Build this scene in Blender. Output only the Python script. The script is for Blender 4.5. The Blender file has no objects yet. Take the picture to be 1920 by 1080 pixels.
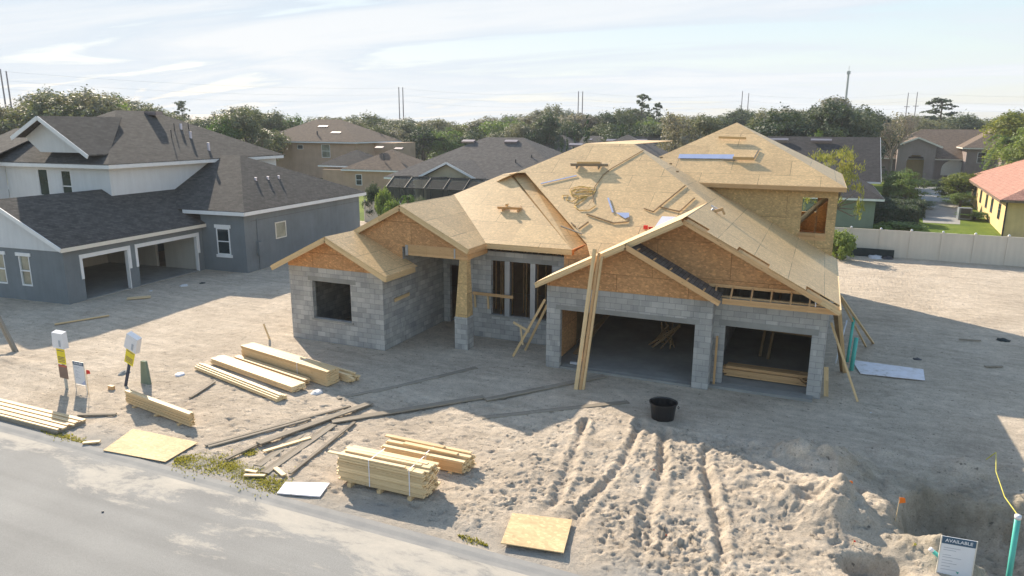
import bpy, math, random
import numpy as np
from math import radians, sin, cos, pi, atan2, sqrt, hypot
from mathutils import Vector, Matrix
random.seed(7); RNG = np.random.default_rng(11)
S = bpy.context.scene
COL = S.collection
# ------------------------------------------------------------------ helpers
class MB:
    """collects faces in world (or root-local) metres and links them as one mesh"""
    def __init__(s, off=(0, 0, 0)): s.v = []; s.f = []; s.off = off; s.uvdir = {}
    def face(s, pts, axis=None):
        b = len(s.v); s.v += [tuple(p) for p in pts]; s.f.append(tuple(range(b, b + len(pts))))
        if axis is not None: s.uvdir[len(s.f) - 1] = axis
    def box(s, x0, x1, y0, y1, z0, z1):
        if x0 > x1: x0, x1 = x1, x0
        if y0 > y1: y0, y1 = y1, y0
        p = [(x0,y0,z0),(x1,y0,z0),(x1,y1,z0),(x0,y1,z0),(x0,y0,z1),(x1,y0,z1),(x1,y1,z1),(x0,y1,z1)]
        s.hexa(p)
    def hexa(s, p):
        for q in ((0,3,2,1),(4,5,6,7),(0,1,5,4),(1,2,6,5),(2,3,7,6),(3,0,4,7)): s.face([p[i] for i in q])
    def prism(s, top, dz):
        """polygon (ccw from above) extruded down by dz"""
        top = [tuple(t) for t in top]; bot = [(x, y, z - dz) for x, y, z in top]
        s.face(top); s.face(bot[::-1]); n = len(top)
        for i in range(n):
            j = (i + 1) % n; s.face([bot[i], bot[j], top[j], top[i]])
    def beam(s, a, b, w, h, up=(0, 0, 1), uvlong=True):
        """board from a to b, w across, h along 'up' (centred)"""
        a = Vector(a); b = Vector(b); d = (b - a).normalized(); u = Vector(up)
        u = (u - d * u.dot(d)).normalized(); r = d.cross(u)
        p = []
        for c in (a, b):
            pass
        q = [a - r*w/2 - u*h/2, b - r*w/2 - u*h/2, b + r*w/2 - u*h/2, a + r*w/2 - u*h/2,
             a - r*w/2 + u*h/2, b - r*w/2 + u*h/2, b + r*w/2 + u*h/2, a + r*w/2 + u*h/2]
        n0 = len(s.f)
        for f in ((0,1,2,3),(4,7,6,5),(0,4,5,1),(1,5,6,2),(2,6,7,3),(3,7,4,0)): s.face([q[i] for i in f], axis=tuple(d))
    def tube(s, pts, r, n=8, cap=True):
        pts = [Vector(p) for p in pts]; rings = []
        rr = r if isinstance(r, (list, tuple)) else [r] * len(pts)
        for i, p in enumerate(pts):
            d = (pts[min(i+1, len(pts)-1)] - pts[max(i-1, 0)]).normalized()
            u = Vector((0,0,1)) if abs(d.z) < .9 else Vector((1,0,0))
            a = d.cross(u).normalized(); c = a.cross(d)
            b = len(s.v); s.v += [tuple(p + (a*cos(2*pi*k/n) + c*sin(2*pi*k/n)) * rr[i]) for k in range(n)]; rings.append(b)
        for i in range(len(rings) - 1):
            for k in range(n): s.f.append((rings[i]+k, rings[i]+(k+1) % n, rings[i+1]+(k+1) % n, rings[i+1]+k))
        if cap: s.f.append(tuple(rings[0]+k for k in range(n))[::-1]); s.f.append(tuple(rings[-1]+k for k in range(n)))
    def wall(s, p0, p1, z0, z1, th, openings=(), inward=1):
        """wall whose outer face runs p0->p1 (outside on the right of the direction); openings (a0,a1,z0,z1) along it"""
        p0 = Vector((p0[0], p0[1])); p1 = Vector((p1[0], p1[1])); L = (p1 - p0).length; d = (p1 - p0) / L
        nrm = Vector((-d.y, d.x)) * th * inward
        U = sorted({0, L, *[o[0] for o in openings], *[o[1] for o in openings]}); U = [u for u in U if 0 <= u <= L]
        V = sorted({z0, z1, *[o[2] for o in openings], *[o[3] for o in openings]}); V = [v for v in V if z0 <= v <= z1]
        def solid(i, j):
            if i < 0 or j < 0 or i >= len(U)-1 or j >= len(V)-1: return False
            u = (U[i]+U[i+1])/2; v = (V[j]+V[j+1])/2
            return not any(o[0] < u < o[1] and o[2] < v < o[3] for o in openings)
        def P(u, v, k): q = p0 + d*u + nrm*k; return (q.x, q.y, v)
        for i in range(len(U)-1):
            for j in range(len(V)-1):
                if not solid(i, j): continue
                a, b, c, e = U[i], U[i+1], V[j], V[j+1]
                s.face([P(a,c,0),P(b,c,0),P(b,e,0),P(a,e,0)]); s.face([P(b,c,1),P(a,c,1),P(a,e,1),P(b,e,1)])
                if not solid(i-1,j): s.face([P(a,c,1),P(a,c,0),P(a,e,0),P(a,e,1)])
                if not solid(i+1,j): s.face([P(b,c,0),P(b,c,1),P(b,e,1),P(b,e,0)])
                if not solid(i,j+1): s.face([P(a,e,0),P(b,e,0),P(b,e,1),P(a,e,1)])
                if not solid(i,j-1): s.face([P(a,c,1),P(b,c,1),P(b,c,0),P(a,c,0)])
    def build(s, name, mat, parent=None, smooth=False):
        o = s.off; V = [(x-o[0], y-o[1], z-o[2]) for x, y, z in s.v]
        me = bpy.data.meshes.new(name); me.from_pydata(V, [], s.f); me.materials.append(mat)
        uv = me.uv_layers.new(name='UVMap'); A = np.array(s.v, dtype=float)
        out = np.zeros((len(me.loops), 2)); k = 0
        for i, f in enumerate(s.f):
            P = A[list(f)]; n = np.zeros(3)
            for a in range(len(f)): n += np.cross(P[a], P[(a+1) % len(f)])
            if i in s.uvdir:
                t1 = np.array(s.uvdir[i]); l = np.linalg.norm(n); n = n / (l or 1); t2 = np.cross(n, t1)
            else:
                l = np.linalg.norm(n); n = n / (l or 1)
                if abs(n[2]) > .999: t1 = np.array([1., 0, 0])
                else: t1 = np.array([-n[1], n[0], 0]); t1 /= np.linalg.norm(t1)
                t2 = np.cross(n, t1)
            out[k:k+len(f), 0] = P @ t1; out[k:k+len(f), 1] = P @ t2; k += len(f)
        uv.data.foreach_set('uv', out.ravel())
        if smooth: me.polygons.foreach_set('use_smooth', [True]*len(me.polygons))
        me.update(); ob = bpy.data.objects.new(name, me); COL.objects.link(ob)
        if parent is not None: ob.parent = parent
        return ob
def tag(o, label=None, cat=None, group=None, kind=None):
    if label: o['label'] = label
    if cat: o['category'] = cat
    if group: o['group'] = group
    if kind: o['kind'] = kind
    return o
def empty(name, loc, rz=0, label=None, cat=None, group=None):
    o = bpy.data.objects.new(name, None); o.location = loc; o.rotation_euler = (0, 0, rz); o.empty_display_size = .2
    COL.objects.link(o); return tag(o, label, cat, group)
def copy_tree(o, parent=None, label=None):
    c = o.copy(); COL.objects.link(c)
    if parent is not None: c.parent = parent
    if label: c['label'] = label
    for ch in list(o.children): copy_tree(ch, c)
    return c
# ------------------------------------------------------------------ materials
class NT:
    def __init__(s, name):
        s.m = bpy.data.materials.new(name); s.m.use_nodes = True; s.t = s.m.node_tree; s.n = s.t.nodes; s.l = s.t.links
        s.b = s.n['Principled BSDF']
    def add(s, typ, **kw):
        n = s.n.new('ShaderNode' + typ)
        for k, v in kw.items():
            if hasattr(n, k): setattr(n, k, v)
            else:
                n.inputs[k.replace('_', ' ')].default_value = v
        return n
    def link(s, a, b):
        s.l.new(a, b)
    def coord(s, kind='UV', scale=(1,1,1), rot=(0,0,0)):
        if kind == 'Pos': g = s.add('NewGeometry').outputs['Position']
        else: g = s.add('TexCoord').outputs[kind]
        m = s.add('Mapping'); m.inputs['Scale'].default_value = scale; m.inputs['Rotation'].default_value = rot
        s.link(g, m.inputs[0]); return m.outputs[0]
    def noise(s, vec, scale, detail=4, rough=.55, out='Fac', dist=0):
        n = s.add('TexNoise'); n.inputs['Scale'].default_value = scale; n.inputs['Detail'].default_value = detail
        n.inputs['Roughness'].default_value = rough; n.inputs['Distortion'].default_value = dist
        s.link(vec, n.inputs['Vector']); return n.outputs[out]
    def ramp(s, fac, stops):
        r = s.add('ValToRGB'); e = r.color_ramp.elements
        while len(e) < len(stops): e.new(.5)
        for k, (p, c) in enumerate(stops):
            e[k].position = p; e[k].color = (*c, 1) if len(c) == 3 else c
        s.link(fac, r.inputs[0]); return r.outputs[0]
    def mix(s, fac, a, b, typ='MIX'):
        m = s.add('Mix', data_type='RGBA', blend_type=typ)
        for k, v in ((0, fac), (6, a), (7, b)):
            if isinstance(v, (int, float)): m.inputs[k].default_value = v
            elif isinstance(v, tuple): m.inputs[k].default_value = (*v, 1) if len(v) == 3 else v
            else: s.link(v, m.inputs[k])
        return m.outputs[2]
    def math(s, op, a, b=0.5):
        m = s.add('Math', operation=op)
        for k, v in ((0, a), (1, b)):
            if isinstance(v, (int, float)): m.inputs[k].default_value = v
            else: s.link(v, m.inputs[k])
        return m.outputs[0]
    def bump(s, h, strength=.3, dist=.02):
        b = s.add('Bump'); b.inputs['Strength'].default_value = strength; b.inputs['Distance'].default_value = dist
        s.link(h, b.inputs['Height']); s.link(b.outputs[0], s.b.inputs['Normal'])
    def col(s, c):
        if isinstance(c, tuple): s.b.inputs['Base Color'].default_value = (*c, 1)
        else: s.link(c, s.b.inputs['Base Color'])
    def rough(s, r, spec=.3):
        s.b.inputs['Specular IOR Level'].default_value = spec
        if isinstance(r, (int, float)): s.b.inputs['Roughness'].default_value = r
        else: s.link(r, s.b.inputs['Roughness'])
M = {}
def plain(name, c, rough=.6, var=.12, scale=3., spec=.3, metal=0, bump=0):
    t = NT(name); v = t.coord('Object'); n = t.noise(v, scale, 5)
    lo = tuple(x*(1-var) for x in c); hi = tuple(min(1, x*(1+var)) for x in c)
    t.col(t.ramp(n, [(.3, lo), (.7, hi)])); t.rough(rough, spec); t.b.inputs['Metallic'].default_value = metal
    if bump: t.bump(t.noise(v, scale*12, 4), bump, .01)
    M[name] = t.m; return t.m
def mk_cmu(name, dark=1.0):
    t = NT(name); uv = t.coord('UV')
    br = t.add('TexBrick'); br.offset = .5; t.link(uv, br.inputs['Vector'])
    for k, v in (('Scale', 1), ('Brick Width', .4064), ('Row Height', .2032), ('Mortar Size', .008), ('Mortar Smooth', .2), ('Bias', 0)): br.inputs[k].default_value = v
    br.inputs['Color1'].default_value = (.52*dark, .51*dark, .49*dark, 1); br.inputs['Color2'].default_value = (.39*dark, .385*dark, .37*dark, 1)
    br.inputs['Mortar'].default_value = (.29*dark, .29*dark, .29*dark, 1)
    # cut blocks: a second, offset pattern of short pieces
    b2 = t.add('TexBrick'); b2.offset = .3; m2 = t.coord('UV', (1, 1, 1)); t.link(m2, b2.inputs['Vector'])
    for k, v in (('Scale', 1), ('Brick Width', .29), ('Row Height', .2032), ('Mortar Size', .001)): b2.inputs[k].default_value = v
    b2.inputs['Color1'].default_value = (.75, .75, .76, 1); b2.inputs['Color2'].default_value = (1.2, 1.19, 1.15, 1); b2.inputs['Mortar'].default_value = (1, 1, 1, 1)
    c = t.mix(.55, br.outputs[0], t.mix(1, br.outputs[0], b2.outputs[0], 'MULTIPLY'))
    n = t.noise(uv, 1.3, 5, .6); c = t.mix(t.ramp(n, [(.35, (0,0,0)), (.7, (1,1,1))]), c, t.mix(1, c, (.78, .80, .83), 'MULTIPLY'))
    n2 = t.noise(uv, 60, 3); c = t.mix(.35, c, t.mix(1, c, t.ramp(n2, [(.3, (.6,.6,.6)), (.7, (1.25,1.25,1.25))]), 'MULTIPLY'))
    sp = t.noise(uv, 4.5, 6, .7); c = t.mix(t.ramp(sp, [(.66, (0,0,0)), (.72, (.8,.8,.8))]), c, (.12, .125, .13))
    t.col(c); t.rough(.95, .1)
    h = t.mix(.3, br.outputs['Fac'], n2); inv = t.math('SUBTRACT', 1.0, br.outputs['Fac']); hh = t.math('ADD', inv, t.math('MULTIPLY', n2, .35))
    t.bump(hh, .5, .008); M[name] = t.m
def mk_osb(name, base, flake=.25, sheet=True, stain=.4, seam=(.16, .10, .05), spec=.25):
    t = NT(name); uv = t.coord('UV'); mp = t.coord('UV', (1, 1.6, 1), (0, 0, .5))
    v = t.add('TexVoronoi'); v.inputs['Scale'].default_value = 13; v.inputs['Randomness'].default_value = 1; t.link(mp, v.inputs['Vector'])
    sep = t.add('SeparateColor'); t.link(v.outputs['Color'], sep.inputs[0])
    lo = tuple(x*(1-flake) for x in base); hi = tuple(min(1, x*(1+flake)) for x in base); hot = tuple(min(1, x*(1+flake*2.2)) for x in base)
    c = t.ramp(sep.outputs[0], [(0, lo), (.55, base), (.9, hi), (1, hot)])
    v2 = t.add('TexVoronoi'); v2.inputs['Scale'].default_value = 5; t.link(mp, v2.inputs['Vector']); s2 = t.add('SeparateColor'); t.link(v2.outputs['Color'], s2.inputs[0])
    c = t.mix(.45, c, t.mix(1, c, t.ramp(s2.outputs[1], [(0, (.9,.9,.89)), (1, (1.1,1.1,1.08))]), 'MULTIPLY'))
    n = t.noise(uv, .9, 5, .6); c = t.mix(stain, c, t.mix(1, c, t.ramp(n, [(.3, (.78,.76,.74)), (.7, (1.16,1.15,1.12))]), 'MULTIPLY'))
    spk = t.noise(uv, 9, 2, .5); c = t.mix(t.ramp(spk, [(.68, (0,0,0)), (.76, (.6,.6,.6))]), c, tuple(min(1, x*1.3) for x in base))
    if sheet:
        br = t.add('TexBrick'); br.offset = .5; t.link(uv, br.inputs['Vector'])
        for k, vv in (('Scale', 1), ('Brick Width', 2.44), ('Row Height', 1.22), ('Mortar Size', .011), ('Mortar Smooth', .3)): br.inputs[k].default_value = vv
        br.inputs['Color1'].default_value = (1, 1, 1, 1); br.inputs['Color2'].default_value = (.84, .83, .82, 1); br.inputs['Mortar'].default_value = (1, 1, 1, 1)
        c = t.mix(.8, c, t.mix(1, c, br.outputs[0], 'MULTIPLY'))
        wob = t.noise(uv, .7, 2); c = t.mix(t.math('MULTIPLY', br.outputs['Fac'], t.ramp(wob, [(.36, (.16,.16,.16)), (.56, (.9,.9,.9))])), c, seam)
    t.col(c); t.rough(.5 if spec > .3 else .8, spec); t.bump(sep.outputs[1], .10, .004); M[name] = t.m
def mk_wood(name, a, b, knots=True, spec=.4):
    t = NT(name); uv = t.coord('UV', (1.2, 22, 1)); n = t.noise(uv, 3, 5, .6, dist=.4)
    c = t.ramp(n, [(.3, a), (.7, b)])
    oi = t.add('ObjectInfo'); u2 = t.coord('UV', (.25, 11.2, 1)); w = t.add('TexWhiteNoise', noise_dimensions='2D')
    fl = t.add('VectorMath', operation='FLOOR'); t.link(u2, fl.inputs[0]); t.link(fl.outputs[0], w.inputs['Vector'])
    c = t.mix(.7, c, t.mix(1, c, t.ramp(w.outputs['Value'], [(0, (.78,.74,.68)), (1, (1.18,1.17,1.14))]), 'MULTIPLY'))
    if knots:
        k = t.coord('UV', (2.2, 9, 1)); v = t.add('TexVoronoi'); v.inputs['Scale'].default_value = 1.1; t.link(k, v.inputs['Vector'])
        c = t.mix(t.ramp(v.outputs['Distance'], [(.05, (.8,.8,.8)), (.12, (0,0,0))]), c, tuple(x*.4 for x in a))
    t.col(c); t.rough(.65 if spec > .2 else .9, spec); t.bump(n, .2, .004); M[name] = t.m
def mk_shingle(name, c1, c2, w=.33, h=.14, wave=False):
    t = NT(name); uv = t.coord('UV'); br = t.add('TexBrick'); br.offset = .37; t.link(uv, br.inputs['Vector'])
    for k, v in (('Scale', 1), ('Brick Width', w), ('Row Height', h), ('Mortar Size', .01), ('Mortar Smooth', .6)): br.inputs[k].default_value = v
    br.inputs['Color1'].default_value = (*c1, 1); br.inputs['Color2'].default_value = (*c2, 1); br.inputs['Mortar'].default_value = (*[x*.45 for x in c2], 1)
    n = t.noise(uv, 2.2, 6, .65); c = t.mix(.7, br.outputs[0], t.mix(1, br.outputs[0], t.ramp(n, [(.3, (.68,.68,.68)), (.7, (1.35,1.33,1.3))]), 'MULTIPLY'))
    g = t.noise(uv, 70, 2); c = t.mix(.5, c, t.mix(1, c, t.ramp(g, [(.35, (.6,.6,.6)), (.65, (1.5,1.48,1.45))]), 'MULTIPLY'))
    t.col(c); t.rough(.95, .15); t.bump(t.math('SUBTRACT', t.math('MULTIPLY', g, .6), br.outputs['Fac']), .6, .012); M[name] = t.m
def mk_stucco(name, c, streak=.12):
    t = NT(name); v = t.coord('Object'); n = t.noise(v, .8, 6, .6); n2 = t.noise(v, 45, 3)
    cc = t.ramp(n, [(.3, tuple(x*(1-streak) for x in c)), (.7, tuple(min(1, x*(1+streak*.7)) for x in c))])
    sv = t.coord('Object', (3, 3, .25)); s = t.noise(sv, 1.5, 4); cc = t.mix(.25, cc, t.mix(1, cc, t.ramp(s, [(.35, (.8,.8,.8)), (.65, (1.08,1.08,1.08))]), 'MULTIPLY'))
    t.col(cc); t.rough(.9, .15); t.bump(n2, .35, .008); M[name] = t.m
mk_cmu('cmu')
mk_osb('osb_roof', (.74, .505, .255), .11, stain=.35, spec=.4)
mk_osb('osb_wall', (.56, .31, .145), .17, sheet=True, stain=.35, seam=(.2, .1, .045))
mk_osb('osb_tower', (.60, .42, .205), .15, sheet=True, stain=.4, seam=(.22, .13, .06))
mk_osb('osb_sheet', (.64, .475, .27), .12, sheet=False, stain=.7)
mk_wood('lumber', (.58, .40, .20), (.74, .56, .33))
mk_wood('lumber_pale', (.66, .48, .26), (.84, .66, .41))
mk_wood('lumber_orange', (.54, .32, .15), (.70, .46, .24))
mk_wood('lumber_grey', (.23, .20, .165), (.36, .32, .265), spec=.08)
mk_wood('orange_board', (.62, .20, .05), (.74, .28, .08), knots=False)
mk_shingle('shingle_brown', (.115, .107, .10), (.074, .070, .067))
mk_shingle('shingle_grey', (.17, .155, .145), (.12, .11, .105))
mk_shingle('shingle_tan', (.20, .15, .115), (.15, .113, .088))
mk_shingle('shingle_dark', (.075, .07, .07), (.05, .048, .05))
mk_shingle('tile_red', (.44, .245, .19), (.36, .19, .15), .28, .34)
mk_stucco('stucco_grey', (.185, .208, .225)); mk_stucco('stucco_white', (.62, .64, .66), .05)
mk_stucco('stucco_tan', (.47, .33, .235)); mk_stucco('stucco_mauve', (.26, .215, .20)); mk_stucco('stucco_yellow', (.66, .50, .25))
mk_stucco('stucco_green', (.22, .27, .21)); mk_stucco('stucco_cream', (.50, .45, .33)); mk_stucco('drywall', (.50, .49, .45), .05)
mk_stucco('concrete', (.30, .30, .285), .2); mk_stucco('vinyl', (.64, .59, .51), .04)
plain('trim_white', (.74, .75, .76), .5, .04); plain('fascia_cream', (.70, .66, .58), .5, .04)
plain('white_plastic', (.75, .75, .78), .35, .04); plain('metal_grey', (.42, .44, .47), .4, .08, metal=.6)
plain('sheet_white', (.82, .80, .86), .45, .05, 1.5)
t = NT('sheet_dirty'); v = t.coord('Object'); n = t.noise(v, 3.2, 6, .7); t.col(t.ramp(n, [(.30, (.40,.34,.29)), (.42, (.72,.69,.71)), (.6, (.80,.78,.83))])); t.rough(.6, .2); M['sheet_dirty'] = t.m; plain('sheet_blue', (.42, .48, .68), .4, .05)
plain('lead_boot', (.55, .55, .66), .4, .1, metal=.5); plain('vent_dark', (.05, .05, .055), .5, .1)
plain('vent_metal', (.30, .25, .25), .35, .1, metal=.6)
plain('black_plastic', (.012, .012, .014), .32, .2, spec=.5); plain('teal_pipe', (.10, .47, .40), .35, .08); plain('rope_yellow', (.55, .38, .10), .8, .3, 30)
plain('navy', (.05, .11, .18), .5, .1); plain('sign_white', (.70, .73, .78), .5, .04); plain('sign_yellow', (.80, .66, .03), .5, .08, 6)
plain('sign_brown', (.22, .15, .12), .6, .2); plain('sign_red', (.45, .12, .08), .6, .2); plain('ink', (.08, .06, .02), .7, .1); plain('ink_pale', (.42, .46, .52), .7, .1)
plain('flag_orange', (.85, .20, .02), .6, .1); plain('flag_red', (.70, .05, .04), .6, .1); plain('string_yellow', (.62, .56, .10), .7, .2)
plain('navy_post', (.03, .045, .08), .5, .1); plain('dark_fabric', (.03, .04, .04), .9, .2, 4)
plain('pole_wood', (.24, .21, .23), .9, .15); plain('lamp_post', (.40, .42, .40), .5, .1); plain('wire', (.40, .42, .45), .8, .05)
plain('car_white', (.75, .76, .78), .25, .03, spec=.5); plain('car_blue', (.05, .08, .35), .3, .05, spec=.5); plain('tyre', (.015, .015, .015), .9, .1)
plain('bark', (.16, .125, .10), .95, .25, 5, bump=.4); plain('bark_pale', (.30, .25, .20), .95, .2, 5)
plain('screen_frame', (.025, .028, .03), .5, .1); plain('bag_white', (.6, .6, .62), .5, .1)
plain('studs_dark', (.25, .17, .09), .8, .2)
def mk_glass(name, c, rough=.08):
    t = NT(name); v = t.coord('Object'); n = t.noise(v, 1.2, 3); t.col(t.ramp(n, [(.35, tuple(x*.5 for x in c)), (.65, c)])); t.rough(rough, .8); M[name] = t.m
mk_glass('glass', (.03, .05, .06)); mk_glass('glass_pale', (.30, .31, .24), .15)
def mk_screen():
    t = NT('screen_mesh'); t.col((.05, .055, .055)); t.rough(.8, .1); tr = t.add('BsdfTransparent'); mx = t.add('MixShader'); mx.inputs[0].default_value = .7
    t.link(tr.outputs[0], mx.inputs[1]); t.link(t.b.outputs[0], mx.inputs[2]); t.link(mx.outputs[0], t.n['Material Output'].inputs[0]); M['screen_mesh'] = t.m
mk_screen()
def mk_sand():
    t = NT('sand'); p = t.coord('Pos'); n = t.noise(p, .35, 6, .62)
    c = t.ramp(n, [(.3, (.48, .405, .325)), (.5, (.57, .485, .39)), (.7, (.65, .56, .46))])
    n2 = t.noise(p, 3.2, 6, .7); c = t.mix(.75, c, t.mix(1, c, t.ramp(n2, [(.3, (.74,.73,.72)), (.68, (1.14,1.14,1.13))]), 'MULTIPLY'))
    n3 = t.noise(p, 26, 5, .75); c = t.mix(.6, c, t.mix(1, c, t.ramp(n3, [(.32, (.6,.6,.6)), (.6, (1.16,1.16,1.16))]), 'MULTIPLY'))
    st = t.noise(t.coord('Pos', (.35, 1.6, 1), (0, 0, .18)), 1.6, 6, .7); c = t.mix(.55, c, t.mix(1, c, t.ramp(st, [(.35, (.72,.72,.71)), (.62, (1.14,1.14,1.13))]), 'MULTIPLY'))
    d = t.noise(p, 1.1, 7, .75, dist=.6); c = t.mix(t.ramp(d, [(.60, (0,0,0)), (.72, (.55,.55,.55))]), c, (.20, .185, .155))
    sp = t.noise(p, 7.5, 3, .5); c = t.mix(t.ramp(sp, [(.66, (0,0,0)), (.71, (.8,.8,.8))]), c, (.15, .13, .105))
    s3 = t.noise(p, 17, 3, .5); c = t.mix(t.ramp(s3, [(.66, (0,0,0)), (.70, (.7,.7,.7))]), c, (.17, .15, .125))
    # damp greenish subsoil in the trench at the right
    a = t.add('Attribute', attribute_name='damp'); c = t.mix(t.math('MULTIPLY', a.outputs['Fac'], .5), c, t.mix(t.ramp(t.noise(p, 1.4, 6, .7), [(.38, (0,0,0)), (.6, (1,1,1))]), (.12, .115, .075), (.30, .275, .215)))
    # grey builder's fines near the road edge
    g = t.add('Attribute', attribute_name='fines'); c = t.mix(g.outputs['Fac'], c, t.mix(n3, (.30, .285, .26), (.42, .395, .36)))
    t.col(c); t.rough(1, .05)
    h = t.math('ADD', t.math('MULTIPLY', n3, .5), t.math('MULTIPLY', n2, .8)); t.bump(h, 1.0, .08); M['sand'] = t.m
mk_sand()
def mk_asphalt():
    t = NT('asphalt'); p = t.coord('Pos'); n = t.noise(p, 60, 4, .7); c = t.ramp(n, [(.3, (.215, .213, .206)), (.7, (.32, .316, .304))])
    tk = t.noise(t.coord('Pos', (.06, 1.5, 1)), 1.4, 4); c = t.mix(.6, c, t.mix(1, c, t.ramp(tk, [(.35, (.84,.84,.84)), (.65, (1.08,1.08,1.08))]), 'MULTIPLY')); b = t.noise(p, .5, 4); c = t.mix(.5, c, t.mix(1, c, t.ramp(b, [(.3, (.84,.84,.84)), (.7, (1.12,1.12,1.11))]), 'MULTIPLY'))
    # sand washed onto the road: thick along the gutter, patchy further out
    sx = t.add('SeparateXYZ'); t.link(p, sx.inputs[0])
    e = t.add('MapRange'); e.inputs['From Min'].default_value = 8.4; e.inputs['From Max'].default_value = 11.3; e.inputs['To Min'].default_value = -.19; e.inputs['To Max'].default_value = .10; t.link(sx.outputs[1], e.inputs[0])
    s = t.noise(t.coord('Pos', (.42, 1, 1)), .9, 9, .74, dist=.3); s = t.math('ADD', s, e.outputs[0])
    rx = t.add('MapRange'); rx.inputs['From Min'].default_value = -20; rx.inputs['From Max'].default_value = -7; rx.inputs['To Min'].default_value = -.05; rx.inputs['To Max'].default_value = .05; t.link(sx.outputs[0], rx.inputs[0]); s = t.math('ADD', s, rx.outputs[0])
    f = t.ramp(s, [(.52, (0,0,0)), (.60, (.7,.7,.7)), (.72, (1,1,1))])
    c = t.mix(f, c, t.mix(n, (.42, .385, .33), (.53, .485, .42))); t.col(c); t.rough(.9, .2); t.bump(n, .35, .006); M['asphalt'] = t.m
    t = NT('gutter'); p = t.coord('Pos'); n = t.noise(p, 1.2, 6, .65); c = t.ramp(n, [(.3, (.27, .265, .255)), (.7, (.37, .355, .33))]); t.col(c); t.rough(.9, .15); M['gutter'] = t.m
mk_asphalt()
def mk_grass(name, a, b, d):
    t = NT(name); p = t.coord('Pos'); n = t.noise(p, .22, 5, .6); n2 = t.noise(p, 9, 4, .7)
    c = t.ramp(n, [(.3, a), (.55, b), (.75, d)]); c = t.mix(.7, c, t.mix(1, c, t.ramp(n2, [(.3, (.55,.6,.5)), (.7, (1.3,1.3,1.2))]), 'MULTIPLY')); t.col(c); t.rough(.95, .1); t.bump(n2, .8, .06); M[name] = t.m
mk_grass('lawn', (.075, .12, .02), (.14, .19, .03), (.22, .24, .05)); mk_grass('scrub', (.05, .07, .02), (.09, .10, .03), (.13, .13, .05))
def mk_leaf(name, cols, trans=.28):
    t = NT(name); oi = t.add('ObjectInfo'); p = t.coord('Object'); n = t.noise(p, .35, 3); w = t.noise(p, 2.5, 3)
    f = t.math('ADD', t.math('MULTIPLY', n, .55), t.math('ADD', t.math('MULTIPLY', w, .35), t.math('MULTIPLY', oi.outputs['Random'], .30)))
    k = len(cols); c = t.ramp(f, [(.32 + .5*i/(k-1), cc) for i, cc in enumerate(cols)])
    t.col(c); t.rough(.6, .25)
    tl = t.add('BsdfTranslucent'); t.link(t.mix(1, c, (1.2, 1.25, .7), 'MULTIPLY'), tl.inputs[0]); mx = t.add('MixShader'); mx.inputs[0].default_value = trans
    t.link(t.b.outputs[0], mx.inputs[1]); t.link(tl.outputs[0], mx.inputs[2]); t.link(mx.outputs[0], t.n['Material Output'].inputs[0]); M[name] = t.m
mk_leaf('leaf_oak', [(0.069, 0.091, 0.056), (0.107, 0.132, 0.071), (0.164, 0.179, 0.101), (0.239, 0.223, 0.150)])
mk_leaf('leaf_dark', [(0.036, 0.057, 0.039), (0.055, 0.082, 0.048), (0.086, 0.115, 0.069), (0.123, 0.146, 0.097)])
mk_leaf('leaf_olive', [(0.113, 0.130, 0.082), (0.171, 0.179, 0.110), (0.227, 0.213, 0.155), (0.295, 0.250, 0.217)])
mk_leaf('leaf_yellow', [(0.100, 0.138, 0.027), (0.165, 0.199, 0.039), (0.249, 0.250, 0.066), (0.299, 0.258, 0.080)], .35)
mk_leaf('leaf_bright', [(0.062, 0.121, 0.028), (0.099, 0.168, 0.044), (0.161, 0.225, 0.064), (0.243, 0.281, 0.100)], .35)
mk_leaf('leaf_cypress', [(0.019, 0.048, 0.023), (0.033, 0.073, 0.030), (0.046, 0.096, 0.045)])
mk_leaf('leaf_bloom', [(0.110, 0.132, 0.055), (0.242, 0.264, 0.143), (0.440, 0.462, 0.330)])
mk_leaf('grass_blade', [(.20, .20, .06), (.30, .27, .08), (.42, .34, .13)], .5)
# ------------------------------------------------------------------ camera, sun, sky
cam = bpy.data.cameras.new('camera'); cam.sensor_width = 36; cam.lens = 36 * 1320 / 1920; cam.clip_end = 5000; cam.clip_start = .1
co = bpy.data.objects.new('camera', cam); COL.objects.link(co)
def _camrot(p, r, y):
    fw = Vector((-sin(y)*cos(p), cos(y)*cos(p), -sin(p))); rt = Vector((cos(y), sin(y), 0)); up = rt.cross(fw)
    R = rt*cos(r) + up*sin(r); U = -rt*sin(r) + up*cos(r)
    return Matrix((R, U, -fw)).transposed()
co.matrix_world = Matrix.Translation((0, 0, 8.6)) @ _camrot(radians(12.95), radians(.3), radians(23.45)).to_4x4()
S.camera = co
SUN = Vector((-1.45, 1.12, 1.0)).normalized()          # towards the sun
sl = bpy.data.lights.new('sun', 'SUN'); sl.energy = 5.0; sl.angle = radians(.5); sl.color = (1, .87, .70)
so = bpy.data.objects.new('sun', sl); COL.objects.link(so); so.rotation_euler = SUN.to_track_quat('Z', 'Y').to_euler(); so.location = (0, 0, 60)
W = bpy.data.worlds.new('World'); S.world = W; W.use_nodes = True
wt = W.node_tree; wn = wt.nodes; bg = wn['Background']; bg.inputs[1].default_value = .118
sky = wn.new('ShaderNodeTexSky'); sky.sky_type = 'NISHITA'; sky.sun_disc = False
sky.sun_elevation = math.asin(SUN.z); sky.sun_rotation = atan2(SUN.x, SUN.y); sky.air_density = 1.5; sky.dust_density = .8; sky.ozone_density = 1.0
tc = wn.new('ShaderNodeTexCoord'); sx = wn.new('ShaderNodeSeparateXYZ'); wt.links.new(tc.outputs['Generated'], sx.inputs[0])
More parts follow.
